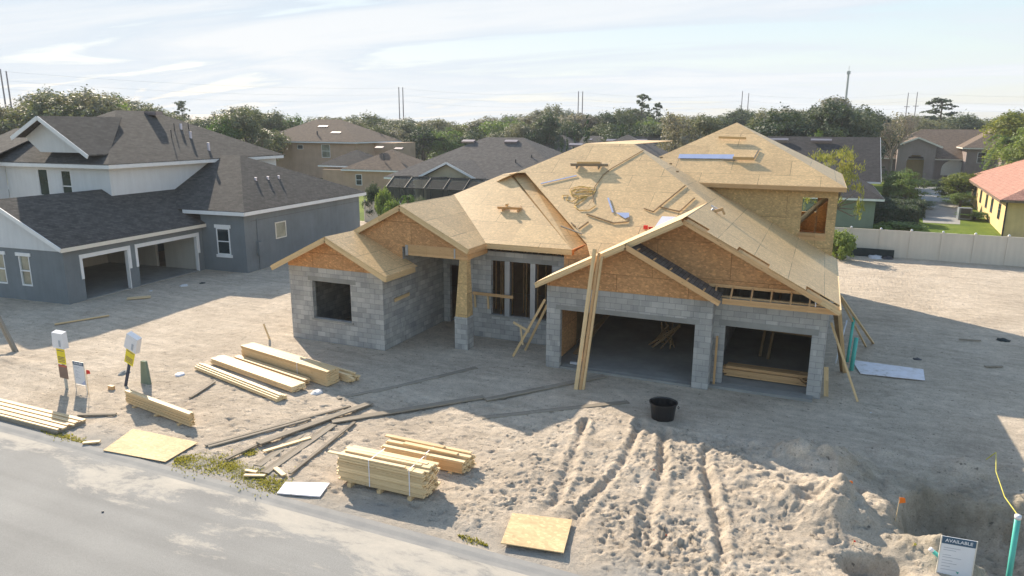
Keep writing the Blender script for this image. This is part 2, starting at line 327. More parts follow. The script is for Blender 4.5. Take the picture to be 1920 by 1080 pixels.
def wm(op, a, b=0.0):
    m = wn.new('ShaderNodeMath'); m.operation = op
    for k, v in ((0, a), (1, b)):
        if isinstance(v, (int, float)): m.inputs[k].default_value = v
        else: wt.links.new(v, m.inputs[k])
    return m.outputs[0]
den = wm('ADD', wm('MAXIMUM', sx.outputs[2], 0.0), .10)
cv = wn.new('ShaderNodeCombineXYZ'); wt.links.new(wm('DIVIDE', sx.outputs[0], den), cv.inputs[0]); wt.links.new(wm('DIVIDE', sx.outputs[1], den), cv.inputs[1])
mp = wn.new('ShaderNodeMapping'); mp.inputs['Rotation'].default_value = (0, 0, radians(-38)); mp.inputs['Scale'].default_value = (.42, 1.15, 1); wt.links.new(cv.outputs[0], mp.inputs[0])
cn = wn.new('ShaderNodeTexNoise'); cn.inputs['Scale'].default_value = .8; cn.inputs['Detail'].default_value = 9; cn.inputs['Roughness'].default_value = .58; cn.inputs['Distortion'].default_value = .9; wt.links.new(mp.outputs[0], cn.inputs['Vector'])
cr = wn.new('ShaderNodeValToRGB'); cr.color_ramp.elements[0].position = .40; cr.color_ramp.elements[1].position = .62; wt.links.new(cn.outputs['Fac'], cr.inputs[0])
# veil of high cloud is thickest low down and towards the sun
dt = wn.new('ShaderNodeVectorMath'); dt.operation = 'DOT_PRODUCT'; wt.links.new(tc.outputs['Generated'], dt.inputs[0]); dt.inputs[1].default_value = SUN
sd = wm('MAXIMUM', dt.outputs['Value'], 0.0)
z_ = wm('MAXIMUM', sx.outputs[2], 0.0)
band = wm('SUBTRACT', 1.0, wm('MINIMUM', wm('MULTIPLY', wm('MAXIMUM', wm('SUBTRACT', z_, .16), 0.0), 3.2), 1.0))
fac = wm('MULTIPLY', wm('MINIMUM', wm('ADD', wm('ADD', .50, wm('MULTIPLY', sd, .45)), wm('MULTIPLY', cr.outputs[0], .35)), 1.0), band)
wv = wn.new('ShaderNodeMix'); wv.data_type = 'RGBA'; wv.inputs[6].default_value = (2.65, 3.38, 4.15, 1); wv.inputs[7].default_value = (4.5, 4.6, 4.68, 1)
wt.links.new(wm('MINIMUM', wm('ADD', wm('MULTIPLY', cr.outputs[0], .62), wm('ADD', wm('MULTIPLY', wm('MULTIPLY', sd, sd), .30), wm('MULTIPLY', wm('SUBTRACT', .16, wm('MINIMUM', z_, .16)), 2.0))), 1.0), wv.inputs[0])
mxw = wn.new('ShaderNodeMix'); mxw.data_type = 'RGBA'; wt.links.new(fac, mxw.inputs[0]); wt.links.new(sky.outputs[0], mxw.inputs[6]); wt.links.new(wv.outputs[2], mxw.inputs[7])
wt.links.new(mxw.outputs[2], bg.inputs[0])
vs = S.view_settings; vs.view_transform = 'Standard'; vs.look = 'None'; vs.exposure = .88; vs.gamma = 1; vs.use_curve_mapping = False
S.cycles.use_denoising = True; S.cycles.max_bounces = 6; S.cycles.diffuse_bounces = 4; S.cycles.transparent_max_bounces = 12
# ------------------------------------------------------------------ terrain
def _hash(ix, iy, s=0):
    h = (ix.astype(np.int64) * 374761393 + iy.astype(np.int64) * 668265263 + s * 974634777) & 0xffffffff
    h = ((h ^ (h >> 13)) * 1274126177) & 0xffffffff; h = h ^ (h >> 16); return (h & 0xffff) / 65535.
def vnoise(x, y, s=0):
    ix = np.floor(x); iy = np.floor(y); fx = x - ix; fy = y - iy; fx = fx*fx*(3-2*fx); fy = fy*fy*(3-2*fy)
    a = _hash(ix, iy, s); b = _hash(ix+1, iy, s); c = _hash(ix, iy+1, s); d = _hash(ix+1, iy+1, s)
    return (a*(1-fx)+b*fx)*(1-fy) + (c*(1-fx)+d*fx)*fy - .5
def fbm(x, y, f, o=4, s=0):
    r = 0; a = 1
    for k in range(o): r = r + a*vnoise(x*f, y*f, s+k); f *= 2.03; a *= .5
    return r
def dents(x, y, cell, dens, rmin, rmax, s):
    """scattered footprints and clods: -1..1"""
    x0_, y0_ = x, y; x = x + .22*cell*2*vnoise(x0_/cell*2.3, y0_/cell*2.3, s+7) + .1*cell*vnoise(x0_/cell*6, y0_/cell*6, s+8); y = y + .22*cell*2*vnoise(x0_/cell*2.3, y0_/cell*2.3, s+9)
    ix = np.floor(x/cell); iy = np.floor(y/cell); r = np.zeros_like(x)
    for dx in (-1, 0, 1):
        for dy in (-1, 0, 1):
            cx = ix+dx; cy = iy+dy; on = _hash(cx, cy, s) < dens
            px = (cx + _hash(cx, cy, s+1))*cell; py = (cy + _hash(cx, cy, s+2))*cell; rr = rmin + (rmax-rmin)*_hash(cx, cy, s+3)
            an = _hash(cx, cy, s+4)*pi; ex = (x-px)*np.cos(an) + (y-py)*np.sin(an); ey = -(x-px)*np.sin(an) + (y-py)*np.cos(an)
            d = np.sqrt(ex**2 + (ey*(1.1+1.5*_hash(cx, cy, s+5)))**2)/rr; r = r - np.where(on, np.exp(-d**2*1.6) - .45*np.exp(-((d-1.25)/.35)**2), 0)
    return r
RUTS = [((-5.2,12.6),(-5.0,14.2),(-5.35,16.6),(-5.8,18.9)), ((-4.3,12.4),(-4.3,14),(-4.0,16.5),(-4.25,19.6)), ((-2.6,12.6),(-2.9,14.6),(-3.0,16.5),(-3.5,19.2)),
        ((-1.1,13.2),(-1.35,14.7),(-1.9,16.6),(-2.2,18.2))]
def seg_d(x, y, a, b):
    ax, ay = a; bx, by = b; l2 = (bx-ax)**2+(by-ay)**2; t = np.clip(((x-ax)*(bx-ax)+(y-ay)*(by-ay))/l2, 0, 1)
    return np.hypot(x-ax-t*(bx-ax), y-ay-t*(by-ay))
def sm(x, a, b): t = np.clip((x-a)/(b-a), 0, 1); return t*t*(3-2*t)
PITS = [(3.7, 16.9, 1.75, 1.35, .85), (5.6, 15.2, 2.2, 1.5, .7), (1.75, 14.35, .75, .55, .40)]
MOUNDS = [(.65, 18.7, 1.3, .9, .6), (1.1, 16.3, 1.3, .9, .55), (2.9, 15.35, .6, .4, .4), (4.7, 20.0, 1.6, .7, .25), (5.4, 18.3, .9, .6, .35), (-.6, 17.0, 1.8, 1.5, .16), (-3.5, 16.5, 2.6, 2.2, .12), (2.6, 20.1, 1.5, .5, .15), (-27, 15, 2.5, 1.5, .15)]
def gheight(x, y, fine=True):
    x = np.asarray(x, float); y = np.asarray(y, float)
    z = .05*fbm(x, y, .22, 4, 3)
    inh = (sm(x, -20, -19.3)*(1-sm(x, .5, 1.0))*sm(y, 21.6, 22.4)*(1-sm(y, 44, 45)))
    rough = np.clip(1.15*sm(-y, -21.5, -16)*sm(x, -24, -10) + .45, 0, 1.3)
    churn = sm(x, -8, -5.0)*(1-.55*sm(x, -1.2, .6))*(1-sm(y, 18.5, 20.5))*sm(y, 11.9, 12.6)
    if fine:
        z = z + rough*(.03*fbm(x, y, 1.7, 4, 9) + .045*dents(x, y, .42, .40, .08, .16, 21) + .028*dents(x, y, .25, .45, .06, .10, 41) - .02*dents(x, y, .3, .4, .05, .09, 43))
        rn = 1-2*np.abs(fbm(x, y, 2.1, 4, 17)*1.3); cv_ = np.clip(.7+1.2*fbm(x, y, .45, 3, 19), .25, 1.3)
        z = z + churn*cv_*(.08*dents(x, y, .36, .5, .07, .14, 61) + .05*rn + .05*(1-2*np.abs(fbm(x, y, 4.6, 3, 27)*1.3)) + .05*dents(x, y, .2, .5, .045, .075, 81) - .07*dents(x+3.3, y+1.7, .3, .4, .05, .09, 101))
    for R_ in RUTS:
        d = np.full(x.shape, 9.)
        for a, b in zip(R_[:-1], R_[1:]): d = np.minimum(d, seg_d(x, y, a, b))
        w = d + .10*vnoise(x*1.1, y*1.1, 5) + .10*vnoise(x*5, y*5, 8); am = np.clip(.9+.9*vnoise(x*.7, y*.7, 13), .5, 1.3)
        z = z - am*.125*np.exp(-(w/.11)**2) + am*.045*np.exp(-((w-.23)/.08)**2)
    pz_ = 0
    for cx, cy, rx, ry, dpt in PITS:
        q = np.sqrt(((x-cx)/rx)**2 + ((y-cy)/ry)**2) + .45*fbm(x, y, .9, 5, 51); pz_ = np.maximum(pz_, dpt*(1-sm(q, .62, 1.12)))
    z = z - pz_*(1+.25*fbm(x, y, 2.2, 3, 57))
    for cx, cy, rx, ry, h in MOUNDS:
        q = ((x-cx)/rx)**2 + ((y-cy)/ry)**2; z = z + h*np.exp(-q*1.2)*(1+.9*fbm(x, y, 1.9, 4, 33))
    z = z + sm(x, -.5, 2.5)*(1-sm(y, 20, 21.5))*sm(y, 11.9, 13)*.12*fbm(x, y, 1.1, 4, 71)
    z = z*(1-inh) + inh*(-.02)
    fl = np.exp(-(np.hypot((x+4.9)/1.2, (y-12.7)/1.15))**6); z = z*(1-fl) + .03*fl
    e = sm(y, 11.6, 12.5); z = z*e + (1-e)*(-.012)
    return z
def gh(x, y): return float(gheight(np.array([x]), np.array([y]), False)[0])
def grid_mesh(name, xs, ys, mat, zf=None, cut=None):
    X, Y = np.meshgrid(xs, ys); Z = zf(X, Y) if zf else np.zeros_like(X); nx, ny = len(xs), len(ys)
    V = np.stack([X.ravel(), Y.ravel(), Z.ravel()], 1)
    i = np.arange(nx-1); j = np.arange(ny-1); I, J = np.meshgrid(i, j); a = (J*nx+I).ravel(); F = np.stack([a, a+1, a+nx+1, a+nx], 1)
    me = bpy.data.meshes.new(name); me.vertices.add(len(V)); me.vertices.foreach_set('co', V.ravel()); me.loops.add(F.size); me.loops.foreach_set('vertex_index', F.ravel())
    me.polygons.add(len(F)); me.polygons.foreach_set('loop_start', np.arange(len(F))*4); me.polygons.foreach_set('loop_total', np.full(len(F), 4)); me.polygons.foreach_set('use_smooth', np.ones(len(F), bool))
    me.update(); me.materials.append(mat); o = bpy.data.objects.new(name, me); COL.objects.link(o); return o, V
xs = np.concatenate([np.arange(-62, -24, .35), np.arange(-24, -7.5, .08), np.arange(-7.5, 5.8, .04), np.arange(5.8, 8, .1), np.arange(8, 26, .3), [26]]); ys = np.concatenate([np.arange(11.75, 19.6, .042), np.arange(19.6, 30, .11), np.arange(30, 53.6, .3), [53.9]])
sand, SV = grid_mesh('sandy_ground', xs, ys, M['sand'], gheight); tag(sand, kind='structure')
for nm, fn in (('damp', lambda x, y: sm(x, .8, 2.4)*(1-sm(y, 18.2, 20.2))*sm(y, 12, 14)*np.clip(.55+fbm(x, y, .7, 4, 7), 0, 1)),
               ('fines', lambda x, y: np.clip((1-sm(y, 11.9, 13.1))*(.9+1.3*fbm(x, y, .8, 4, 2)), 0, 1)*.85)):
    at = sand.data.attributes.new(nm, 'FLOAT', 'POINT'); at.data.foreach_set('value', fn(SV[:, 0], SV[:, 1]))
def slab(name, mat, x0, x1, y0, y1, z, kind='structure', th=None):
    m = MB()
    if th: m.box(x0, x1, y0, y1, z-th, z)
    else: m.face([(x0,y0,z),(x1,y0,z),(x1,y1,z),(x0,y1,z)])
    return tag(m.build(name, mat), kind=kind)
slab('road', M['asphalt'], -140, 120, 3.2, 11.42, -.045)
m = MB(); n = 130
prof = [(11.40, -.045), (11.5, -.035), (11.62, -.008), (11.76, .006), (11.80, -.03)]
for a, b in zip(prof[:-1], prof[1:]): m.face([(-140, a[0], a[1]), (120, a[0], a[1]), (120, b[0], b[1]), (-140, b[0], b[1])])
tag(m.build('kerb', M['gutter']), kind='structure')
gz = -.07
m = MB()
for x0, x1, y0, y1 in ((-1500, 1500, 53.85, 2500), (-1500, -61.9, 3, 53.85), (25.9, 1500, 3, 53.85), (-1500, 1500, -400, 3.2)): m.face([(x0,y0,gz),(x1,y0,gz),(x1,y1,gz),(x0,y1,gz)])
tag(m.build('ground', M['scrub']), kind='structure')
m = MB()
m.face([(-33,53.95,-.05),(13.5,53.95,-.05),(15.5,132,-.05),(-33,132,-.05)]); m.face([(-58,53.95,-.05),(-33.05,53.95,-.05),(-33.05,110,-.05),(-58,110,-.05)]); m.face([(13.6,53.95,-.05),(60,53.95,-.05),(60,150,-.05),(15.7,150,-.05)])
m.face([(-120,140,-.05),(-80,140,-.05),(-80,176,-.05),(-120,176,-.05)])
tag(m.build('lawn', M['lawn']), kind='structure')
m = MB(); m.face([(9.2,76,-.045),(12.2,76,-.045),(16.2,103,-.045),(18.6,128,-.045),(25,140,-.045),(14,140,-.045),(13.2,126,-.045),(11.6,100,-.045)])
m.face([(11.3,100,-.041),(60,104,-.041),(60,112,-.041),(12.3,108,-.041)])
tag(m.build('driveway', M['gutter']), kind='structure')
m = MB(); m.face([(-170,177.5,-.04),(-60,182,-.04),(-60,192,-.04),(-170,187.5,-.04)]); tag(m.build('street', M['gutter']), kind='structure')
# ------------------------------------------------------------------ the house under construction
HO = (-9.0, 28.0, 0.0)
house = empty('unfinished_house', HO, 0, 'large unfinished concrete block house with bare tan chipboard roof and three open garage bays', 'house')
def hp(name, mat, fn, label=None, parent=None):
    m = MB(HO); fn(m); return tag(m.build(name, M[mat], parent or house), label)
CH = .2032
def w(name, p0, p1, z0, z1, ops=(), mat='cmu', th=.2):
    return hp(name, mat, lambda m: m.wall(p0, p1, z0, z1, th, ops))
bedroom = w('block_wall', (-19.35,22.2), (-15.25,22.2), -.3, 3.05, [(.93,2.79,.95,2.5)])
w('block_wall', (-15.05,22.2), (-15.05,27.2), -.3, 3.05); w('block_wall', (-15.05,23.72), (-15.05,27.2), 3.05, 3.86)
w('block_wall', (-19.55,36), (-19.55,22.2), -.3, 3.05)
w('block_wall', (-15.05,27.0), (-13.0,27.0), -.3, 3.86, [(.32,1.7,-.3,2.6)])
w('block_wall', (-13.0,27.0), (-13.0,25.5), -.3, 3.66)
w('block_wall', (-12.8,25.5), (-8.75,25.5), -.3, 3.66, [(.8,3.44,1.0,3.28)])
w('block_wall', (-8.65,25.45), (-8.65,23.1), -.3, 3.05)
w('block_wall', (-8.45,23.1), (-3.04,23.1), -.3, 3.05, [(.33,5.07,-.3,2.2)])
w('block_wall', (-2.84,23.1), (-2.84,23.75), -.3, 3.05)
w('block_wall', (-2.84,23.75), (.44,23.75), -.3, 3.05, [(.36,3.05,-.3,2.1)])
w('block_wall', (.64,23.75), (.64,31.9), -.3, 3.05)
w('block_wall', (.72,31.95), (.72,41.2), -.3, 3.05)
w('block_wall', (.52,41.2), (-19.35,41.2), -.3, 3.05, [(2,4,0,2.2),(9,12,.8,2.3),(15,16.5,.9,2.3)])
def lin(x0, x1, y, z0, z1, mat='concrete'): hp('lintel', mat, lambda m: m.box(x0, x1, y-.006, y+.1, z0, z1))
lin(-8.3, -3.25, 23.1, 2.204, 2.37); lin(-18.62, -16.3, 22.2, 2.503, 2.69); lin(-12.25, -9.1, 25.5, 3.283, 3.47); lin(-2.7, .4, 23.75, 2.103, 2.31)
hp('window_sill', 'concrete', lambda m: m.box(-18.5,-16.48,22.17,22.4,.87,.948)); hp('window_sill', 'concrete', lambda m: m.box(-12.06,-9.3,25.47,25.7,.93,.998))
for a, b in ((-11.38,-11.16), (-10.26,-10.05)): hp('window_post', 'metal_grey', lambda m: m.box(a, b, 25.48, 25.66, 1.0, 3.28))
def sl1(m): m.box(-8.4,.42,23.35,32,-.1,.07); m.box(-8.1,-3.4,23.12,23.35,-.1,.06); m.box(-2.46,.2,23.77,23.96,-.1,.075)
hp('floor_slab', 'concrete', sl1); hp('floor_slab', 'concrete', lambda m: m.box(-19.3,-8.7,27.3,41,-.1,.08))
# column at the porch
colb = hp('porch_column', 'cmu', lambda m: m.box(-12.69,-12.13,23.6,24.15,-.2,1.3), 'square block pier of the porch')
def taper(m):
    a = [(-12.67,23.62,1.3),(-12.15,23.62,1.3),(-12.15,24.13,1.3),(-12.67,24.13,1.3)]; b = [(-12.51,23.72,3.57),(-12.19,23.72,3.57),(-12.19,24.02,3.57),(-12.51,24.02,3.57)]
    m.hexa(a+b)
hp('column_wrap', 'osb_tower', taper, 'tapered chipboard upper half of the porch column', colb)
def bm(m):
    for k in range(9): m.box(-14.86+k*.3033, -14.86+(k+1)*.3033-.004, 23.68+(k%2)*.004, 24.0, 3.57, 4.0)
hp('porch_beam', 'lumber_orange', bm); hp('porch_beam', 'lumber_orange', lambda m: m.box(-12.43,-12.14,24.0,25.48,3.57,4.0))
for q_ in ((-12.72,-12.66,23.66,23.675,3.6,3.98), (-14.9,-14.78,23.655,23.68,3.56,3.98)): hp('beam_bracket', 'metal_grey', lambda m: m.box(*q_))
# gable panels
def tri(pts, y, th=.03):
    def f(m):
        a = [(x, y, z) for x, z in pts]; b = [(x, y+th, z) for x, z in pts]; m.face(a); m.face(b[::-1]); n = len(a)
        for i in range(n): j = (i+1) % n; m.face([a[j], a[i], b[i], b[j]])
    return f
hp('gable_panel', 'osb_wall', tri([(-19.55,3.053),(-15.02,3.053),(-15.02,3.30),(-17.2,4.36),(-19.55,3.22)], 22.165))
hp('gable_panel', 'osb_wall', tri([(-17.9,3.3),(-15.07,3.3),(-15.07,3.9),(-12.16,3.9),(-12.16,4.05),(-15.0,5.50),(-17.9,4.05)], 23.70))
hp('gable_panel', 'osb_wall', tri([(-8.65,3.053),(-2.80,3.053),(-2.80,3.27),(-5.7,4.78),(-8.65,3.30)], 23.065))
hp('gable_panel', 'osb_wall', tri([(-8.3,3.5),(.36,3.5),(-3.92,5.68)], 23.715))
hp('side_panel', 'osb_wall', lambda m: m.box(-8.73,-8.69,25.52,27.6,3.05,4.1)); hp('side_panel', 'osb_wall', lambda m: m.box(-8.72,-8.68,23.2,25.5,3.06,3.3))
# sheathing
TH = .022
def rf(name, polys, mat='osb_roof', th=TH, label=None): return hp(name, mat, lambda m: [m.prism(p, th) for p in polys], label)
zA = lambda x: 4.44 - .488*abs(x+17.2)
rf('roof_sheathing', [[(-17.2,21.6,4.44),(-14.5,21.6,zA(-14.5)),(-14.5,23.9,zA(-14.5)),(-17.2,23.9,4.44)]], label='small sheathed gable roof over the left bedroom')
rf('roof_sheathing', [[(-17.2,21.6,4.44),(-17.2,36,4.44),(-19.9,36,zA(-19.9)),(-19.9,21.6,zA(-19.9))]])
zB = lambda x: 5.58 - .51*abs(x+15)
rf('roof_sheathing', [[(-15,23.48,5.58),(-12,23.48,4.05),(-12,25.03,4.05),(-15,28.1,5.58)], [(-15,23.48,5.58),(-15,28.1,5.58),(-18,25.03,4.05),(-18,23.48,4.05)]])
rf('roof_sheathing', [[(-18.05,25.05,4.05),(-8.4,25.05,4.05),(-13.1,29.76,6.47),(-13.34,29.76,6.47)]])
rf('roof_sheathing', [[(-8.4,25.05,4.03),(-8.4,34,4.03),(-13.1,34,6.45),(-13.1,29.76,6.45)], [(-13.34,29.76,6.47),(-13.34,34,6.47),(-18.05,34,4.05),(-18.05,25.05,4.05)], [(-13.1,29.76,6.47),(-13.1,34,6.47),(-13.34,34,6.47),(-13.34,29.76,6.47)]])
RL = (-10.15,31.97,7.84); RR = (-7.92,31.97,7.84); TP = (-3.92,27.97,5.76)
rf('roof_sheathing', [[RL, (-12.62,29.5,6.56), (-12.2,29.55,6.58), (-7.87,25.19,4.31), (-7.5,24.5,3.955), TP, RR]])
rf('roof_sheathing', [[(-8.4,25.05,4.056), (-8.12,26.0,4.17), (-12.45,30.2,6.535), (-12.99,29.89,6.478)]], label='narrow darker roof face beside the valley')
hp('valley_board', 'osb_roof', lambda m: (m.face([(-7.87,25.19,4.30),(-12.2,29.55,6.57),(-12.45,30.2,6.53),(-8.12,26.0,4.165)]), m.face([(-8.12,26.0,4.15),(-12.45,30.2,6.52),(-12.2,29.55,6.56),(-7.87,25.19,4.29)])))
hp('gable_panel', 'osb_wall', tri([(-8.72,3.2),(-7.1,3.9),(-7.87,4.25),(-8.36,3.93),(-8.72,3.93)], 25.10))
zR = lambda x: 5.76 + .52*(-3.92-x)
rf('roof_sheathing', [[(-3.92,23.42,5.76),(.9,23.42,zR(.9)),(.9,32.1,zR(.9)),(-7.92,32.1,7.84),RR,TP],
   [(-3.16,22.8,zR(-3.16)),(-2.21,22.8,zR(-2.21)),(-2.21,23.42,zR(-2.21)),(-3.16,23.42,zR(-3.16))], [(-1.23,22.8,zR(-1.23)),(-.1,22.8,zR(-.1)),(-.1,23.42,zR(-.1)),(-1.23,23.42,zR(-1.23))]])
zL = lambda x: 5.76 + .5072*(x+3.92)
rf('roof_sheathing', [[(-3.92,22.62,5.765),(-3.92,27.97,5.765),(-7.3,24.65,zL(-7.3)),(-7.3,25.1,zL(-7.3)),(-8.82,25.1,zL(-8.82)),(-8.82,23.24,zL(-8.82)),(-6.0,23.24,zL(-6.0)),(-6.0,22.62,zL(-6.0))]])
rf('roof_sheathing', [[(-5.7,22.5,4.862),(-5.7,23.2,4.862),(-8.85,23.2,3.262),(-8.85,22.5,3.262)]])
rf('roof_underlay', [[(-5.66,22.52,4.80),(-2.62,22.52,3.22),(-2.62,23.7,3.22),(-5.66,23.7,4.80)]], 'shingle_grey', .02, 'dark unsheathed strip beside the gable rake')
rf('roof_sheathing', [[RL, (-10.15,41.2,7.84), (-18.9,41.2,3.29), (-18.9,29.13,3.31), (-13.1,29.13,6.32), (-12.62,29.5,6.56)], [RR, (-7.92,41.2,7.84), (-10.15,41.2,7.84), RL]])
# tower
rf('roof_sheathing', [[(-8.96,31.6,6.25),(.96,31.6,6.25),(-4.0,36.56,8.83)]], label='hipped roof of the upper storey')
rf('roof_sheathing', [[(.96,31.6,6.25),(.96,41.52,6.25),(-4.0,36.56,8.83)], [(.96,41.52,6.25),(-8.96,41.52,6.25),(-4.0,36.56,8.83)], [(-8.96,41.52,6.25),(-8.96,31.6,6.25),(-4.0,36.56,8.83)]])
w('sheathed_wall', (-8.5,32.0), (.58,32.0), 3.05, 6.1, [(7.88,8.86,4.28,5.76)], 'osb_tower', .14)
w('sheathed_wall', (.72,32.0), (.72,41.1), 3.06, 6.1, [(3.0,4.4,4.2,5.6)], 'osb_tower', .14)
w('sheathed_wall', (.58,41.1), (-8.5,41.1), 3.06, 6.1, [(.6,2.3,4.2,5.75)], 'osb_tower', .14)
w('sheathed_wall', (-8.5,41.0), (-8.5,32.1), 3.06, 6.1, (), 'osb_tower', .14)
hp('upper_floor', 'osb_wall', lambda m: m.box(-8.3,.56,32.2,40.9,3.1,3.2)); hp('interior_partition', 'osb_wall', lambda m: m.box(-.05,.0,32.9,36.6,3.2,5.7))
hp('window_sill', 'lumber_orange', lambda m: (m.box(-.66,.40,31.93,32.16,4.16,4.275), m.box(-.66,.4,31.985,31.998,3.98,4.16)))
for k in range(4): hp('truss_web', 'lumber_pale', lambda m: m.beam((-1.2+k*.1,32.5+k*.55,4.2), (.5+k*.1,33.0+k*.55,6.0), .04, .12))
# fascia boards
def fb(a, b, h=.19, t=.04, mat='lumber', dz=.12, name='fascia_board', up=(0,0,1)):
    a = (a[0], a[1], a[2]-dz); b = (b[0], b[1], b[2]-dz); return hp(name, mat, lambda m: m.beam(a, b, t, h, up))
fb((-19.92,21.6,zA(-19.92)), (-17.2,21.6,4.44)); fb((-17.2,21.6,4.44), (-14.48,21.6,zA(-14.48))); fb((-14.5,21.63,zA(-14.5)), (-14.5,23.7,zA(-14.5)))
fb((-18,23.48,4.05), (-15,23.48,5.58)); fb((-15,23.48,5.58), (-12,23.48,4.05)); fb((-12,23.51,4.05), (-12,25.05,4.05), mat='lumber_orange')
fb((-12,25.05,4.05), (-8.4,25.05,4.05)); fb((-8.38,25.05,4.06), (-8.0,25.75,4.22), mat='orange_board', h=.22)
hp('light_leak_cover', 'osb_wall', lambda m: m.face([(-8.75,25.3,3.7),(-7.4,25.3,3.9),(-7.4,28.5,3.9),(-12.5,33.5,5.9),(-13,31,5.9)]))  # unseen panel added under the valley to block sun leaking through the gap
fb((-8.87,22.5,3.255), (-5.7,22.5,4.862), h=.17); fb((-5.7,22.5,4.862), (-2.58,22.5,3.255), h=.17, mat='lumber_orange'); fb((-8.86,22.53,3.26), (-8.86,23.6,3.26))
fb((-6.0,22.62,zL(-6)), (-3.92,22.62,5.76), h=.17, mat='lumber'); fb((-3.92,22.80,5.76), (.36,22.80,zR(.36)), h=.15, mat='lumber_orange')
fb((.36,22.80,zR(.36)), (.92,22.80,zR(.92)), h=.12, mat='lumber'); fb((-2.58,23.2,3.16), (.92,23.2,3.16), mat='lumber_orange', h=.19, dz=.09)
fb((.92,22.8,3.25), (.92,32.0,3.25), h=.14, mat='lumber_pale', dz=.07)
fb((-8.96,31.58,6.25), (.98,31.58,6.25), h=.17, mat='lumber_orange', dz=.10); fb((.98,31.58,6.25), (.98,41.5,6.25), h=.17, dz=.10)
for x in (-2.84,-2.33,-1.7,-1.1,-.51,.04): hp('lookout', 'lumber_orange', lambda m: m.beam((x,23.70,3.46), (x,23.22,3.13), .05, .09))
hp('ledger', 'lumber_orange', lambda m: m.box(-3.1,.3,23.665,23.70,3.42,3.52)); hp('top_plate', 'lumber_pale', lambda m: m.box(-2.8,.62,23.8,23.92,3.052,3.11))
hp('lookout', 'sheet_white', lambda m: m.beam((.22,23.23,3.1), (.2,23.25,3.5), .03, .03, (0,1,0)))
for xa, xb in ((-3.86,-3.18), (-2.19,-1.25), (-.08,.88)):
    for yy in (22.95, 23.18): hp('lookout', 'lumber', lambda m: m.beam((xa,yy,zR(xa)-.07), (xb,yy,zR(xb)-.07), .045, .08))
for k in range(5):
    x = -5.3+k*.55; hp('lookout', 'lumber_orange', lambda m: m.beam((x,22.55,zA(-17.2)+.31-.52*(x+5.7)+.12), (x,22.85,zA(-17.2)+.31-.52*(x+5.7)+.12), .05, .03))
# studs and clutter seen through the openings
for k in range(16):
    x = -12.9+k*.30 + (k % 3)*.05; hp('stud', 'lumber', lambda m: m.box(x, x+.04, 28.4+(k%4)*.5, 28.5+(k%4)*.5, .1, 3.3))
for k in range(5): hp('stud', 'lumber', lambda m: m.box(-14.7+k*.35, -14.66+k*.35, 29.5, 29.6, .1, 3.2))
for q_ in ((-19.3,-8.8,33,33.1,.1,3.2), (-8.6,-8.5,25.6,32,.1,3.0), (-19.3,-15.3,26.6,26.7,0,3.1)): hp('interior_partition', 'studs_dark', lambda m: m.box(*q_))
hp('interior_partition', 'osb_wall', lambda m: m.box(-8.42,-8.38,23.5,25.8,.1,2.9))
for q_ in ((-8.3,.42,31.6,31.8,.08,3.0), (-2.95,-2.8,25.5,31.5,.08,3.0)): hp('interior_partition', 'cmu', lambda m: m.box(*q_))
# ------------------------------------------------------------------ generic houses
def hiproof(m, x0, x1, y0, y1, z, s, ridge='x', th=.05):
    w_ = (y1-y0)/2 if ridge == 'x' else (x1-x0)/2; h = z + s*w_; cx = (x0+x1)/2; cy = (y0+y1)/2
    if ridge == 'x': a, b = (x0+w_, cy, h), (x1-w_, cy, h)
    else: a, b = (cx, y0+w_, h), (cx, y1-w_, h)
    c = [(x0,y0,z),(x1,y0,z),(x1,y1,z),(x0,y1,z)]
    if ridge == 'x':
        if a[0] >= b[0]: a = b = (cx, cy, h)
        P = [[c[0],c[1],b,a],[c[1],c[2],b],[c[2],c[3],a,b],[c[3],c[0],a]]
    else:
        if a[1] >= b[1]: a = b = (cx, cy, h)
        P = [[c[0],c[1],a],[c[1],c[2],b,a],[c[2],c[3],b],[c[3],c[0],a,b]]
    for p in P:
        q = []
        for t in p:
            if not q or (Vector(t)-Vector(q[-1])).length > 1e-4: q.append(t)
        m.prism(q, th)
    return a, b
def eaves(m, x0, x1, y0, y1, z, h=.2, t=.03):
    m.box(x0, x1, y0, y0+t, z-h, z-.004); m.box(x0, x1, y1-t, y1, z-h, z-.004); m.box(x0, x0+t, y0+t, y1-t, z-h, z-.004); m.box(x1-t, x1, y0+t, y1-t, z-h, z-.004)
    m.box(x0+t, x1-t, y0+t, y1-t, z-h-.02, z-h+.02)
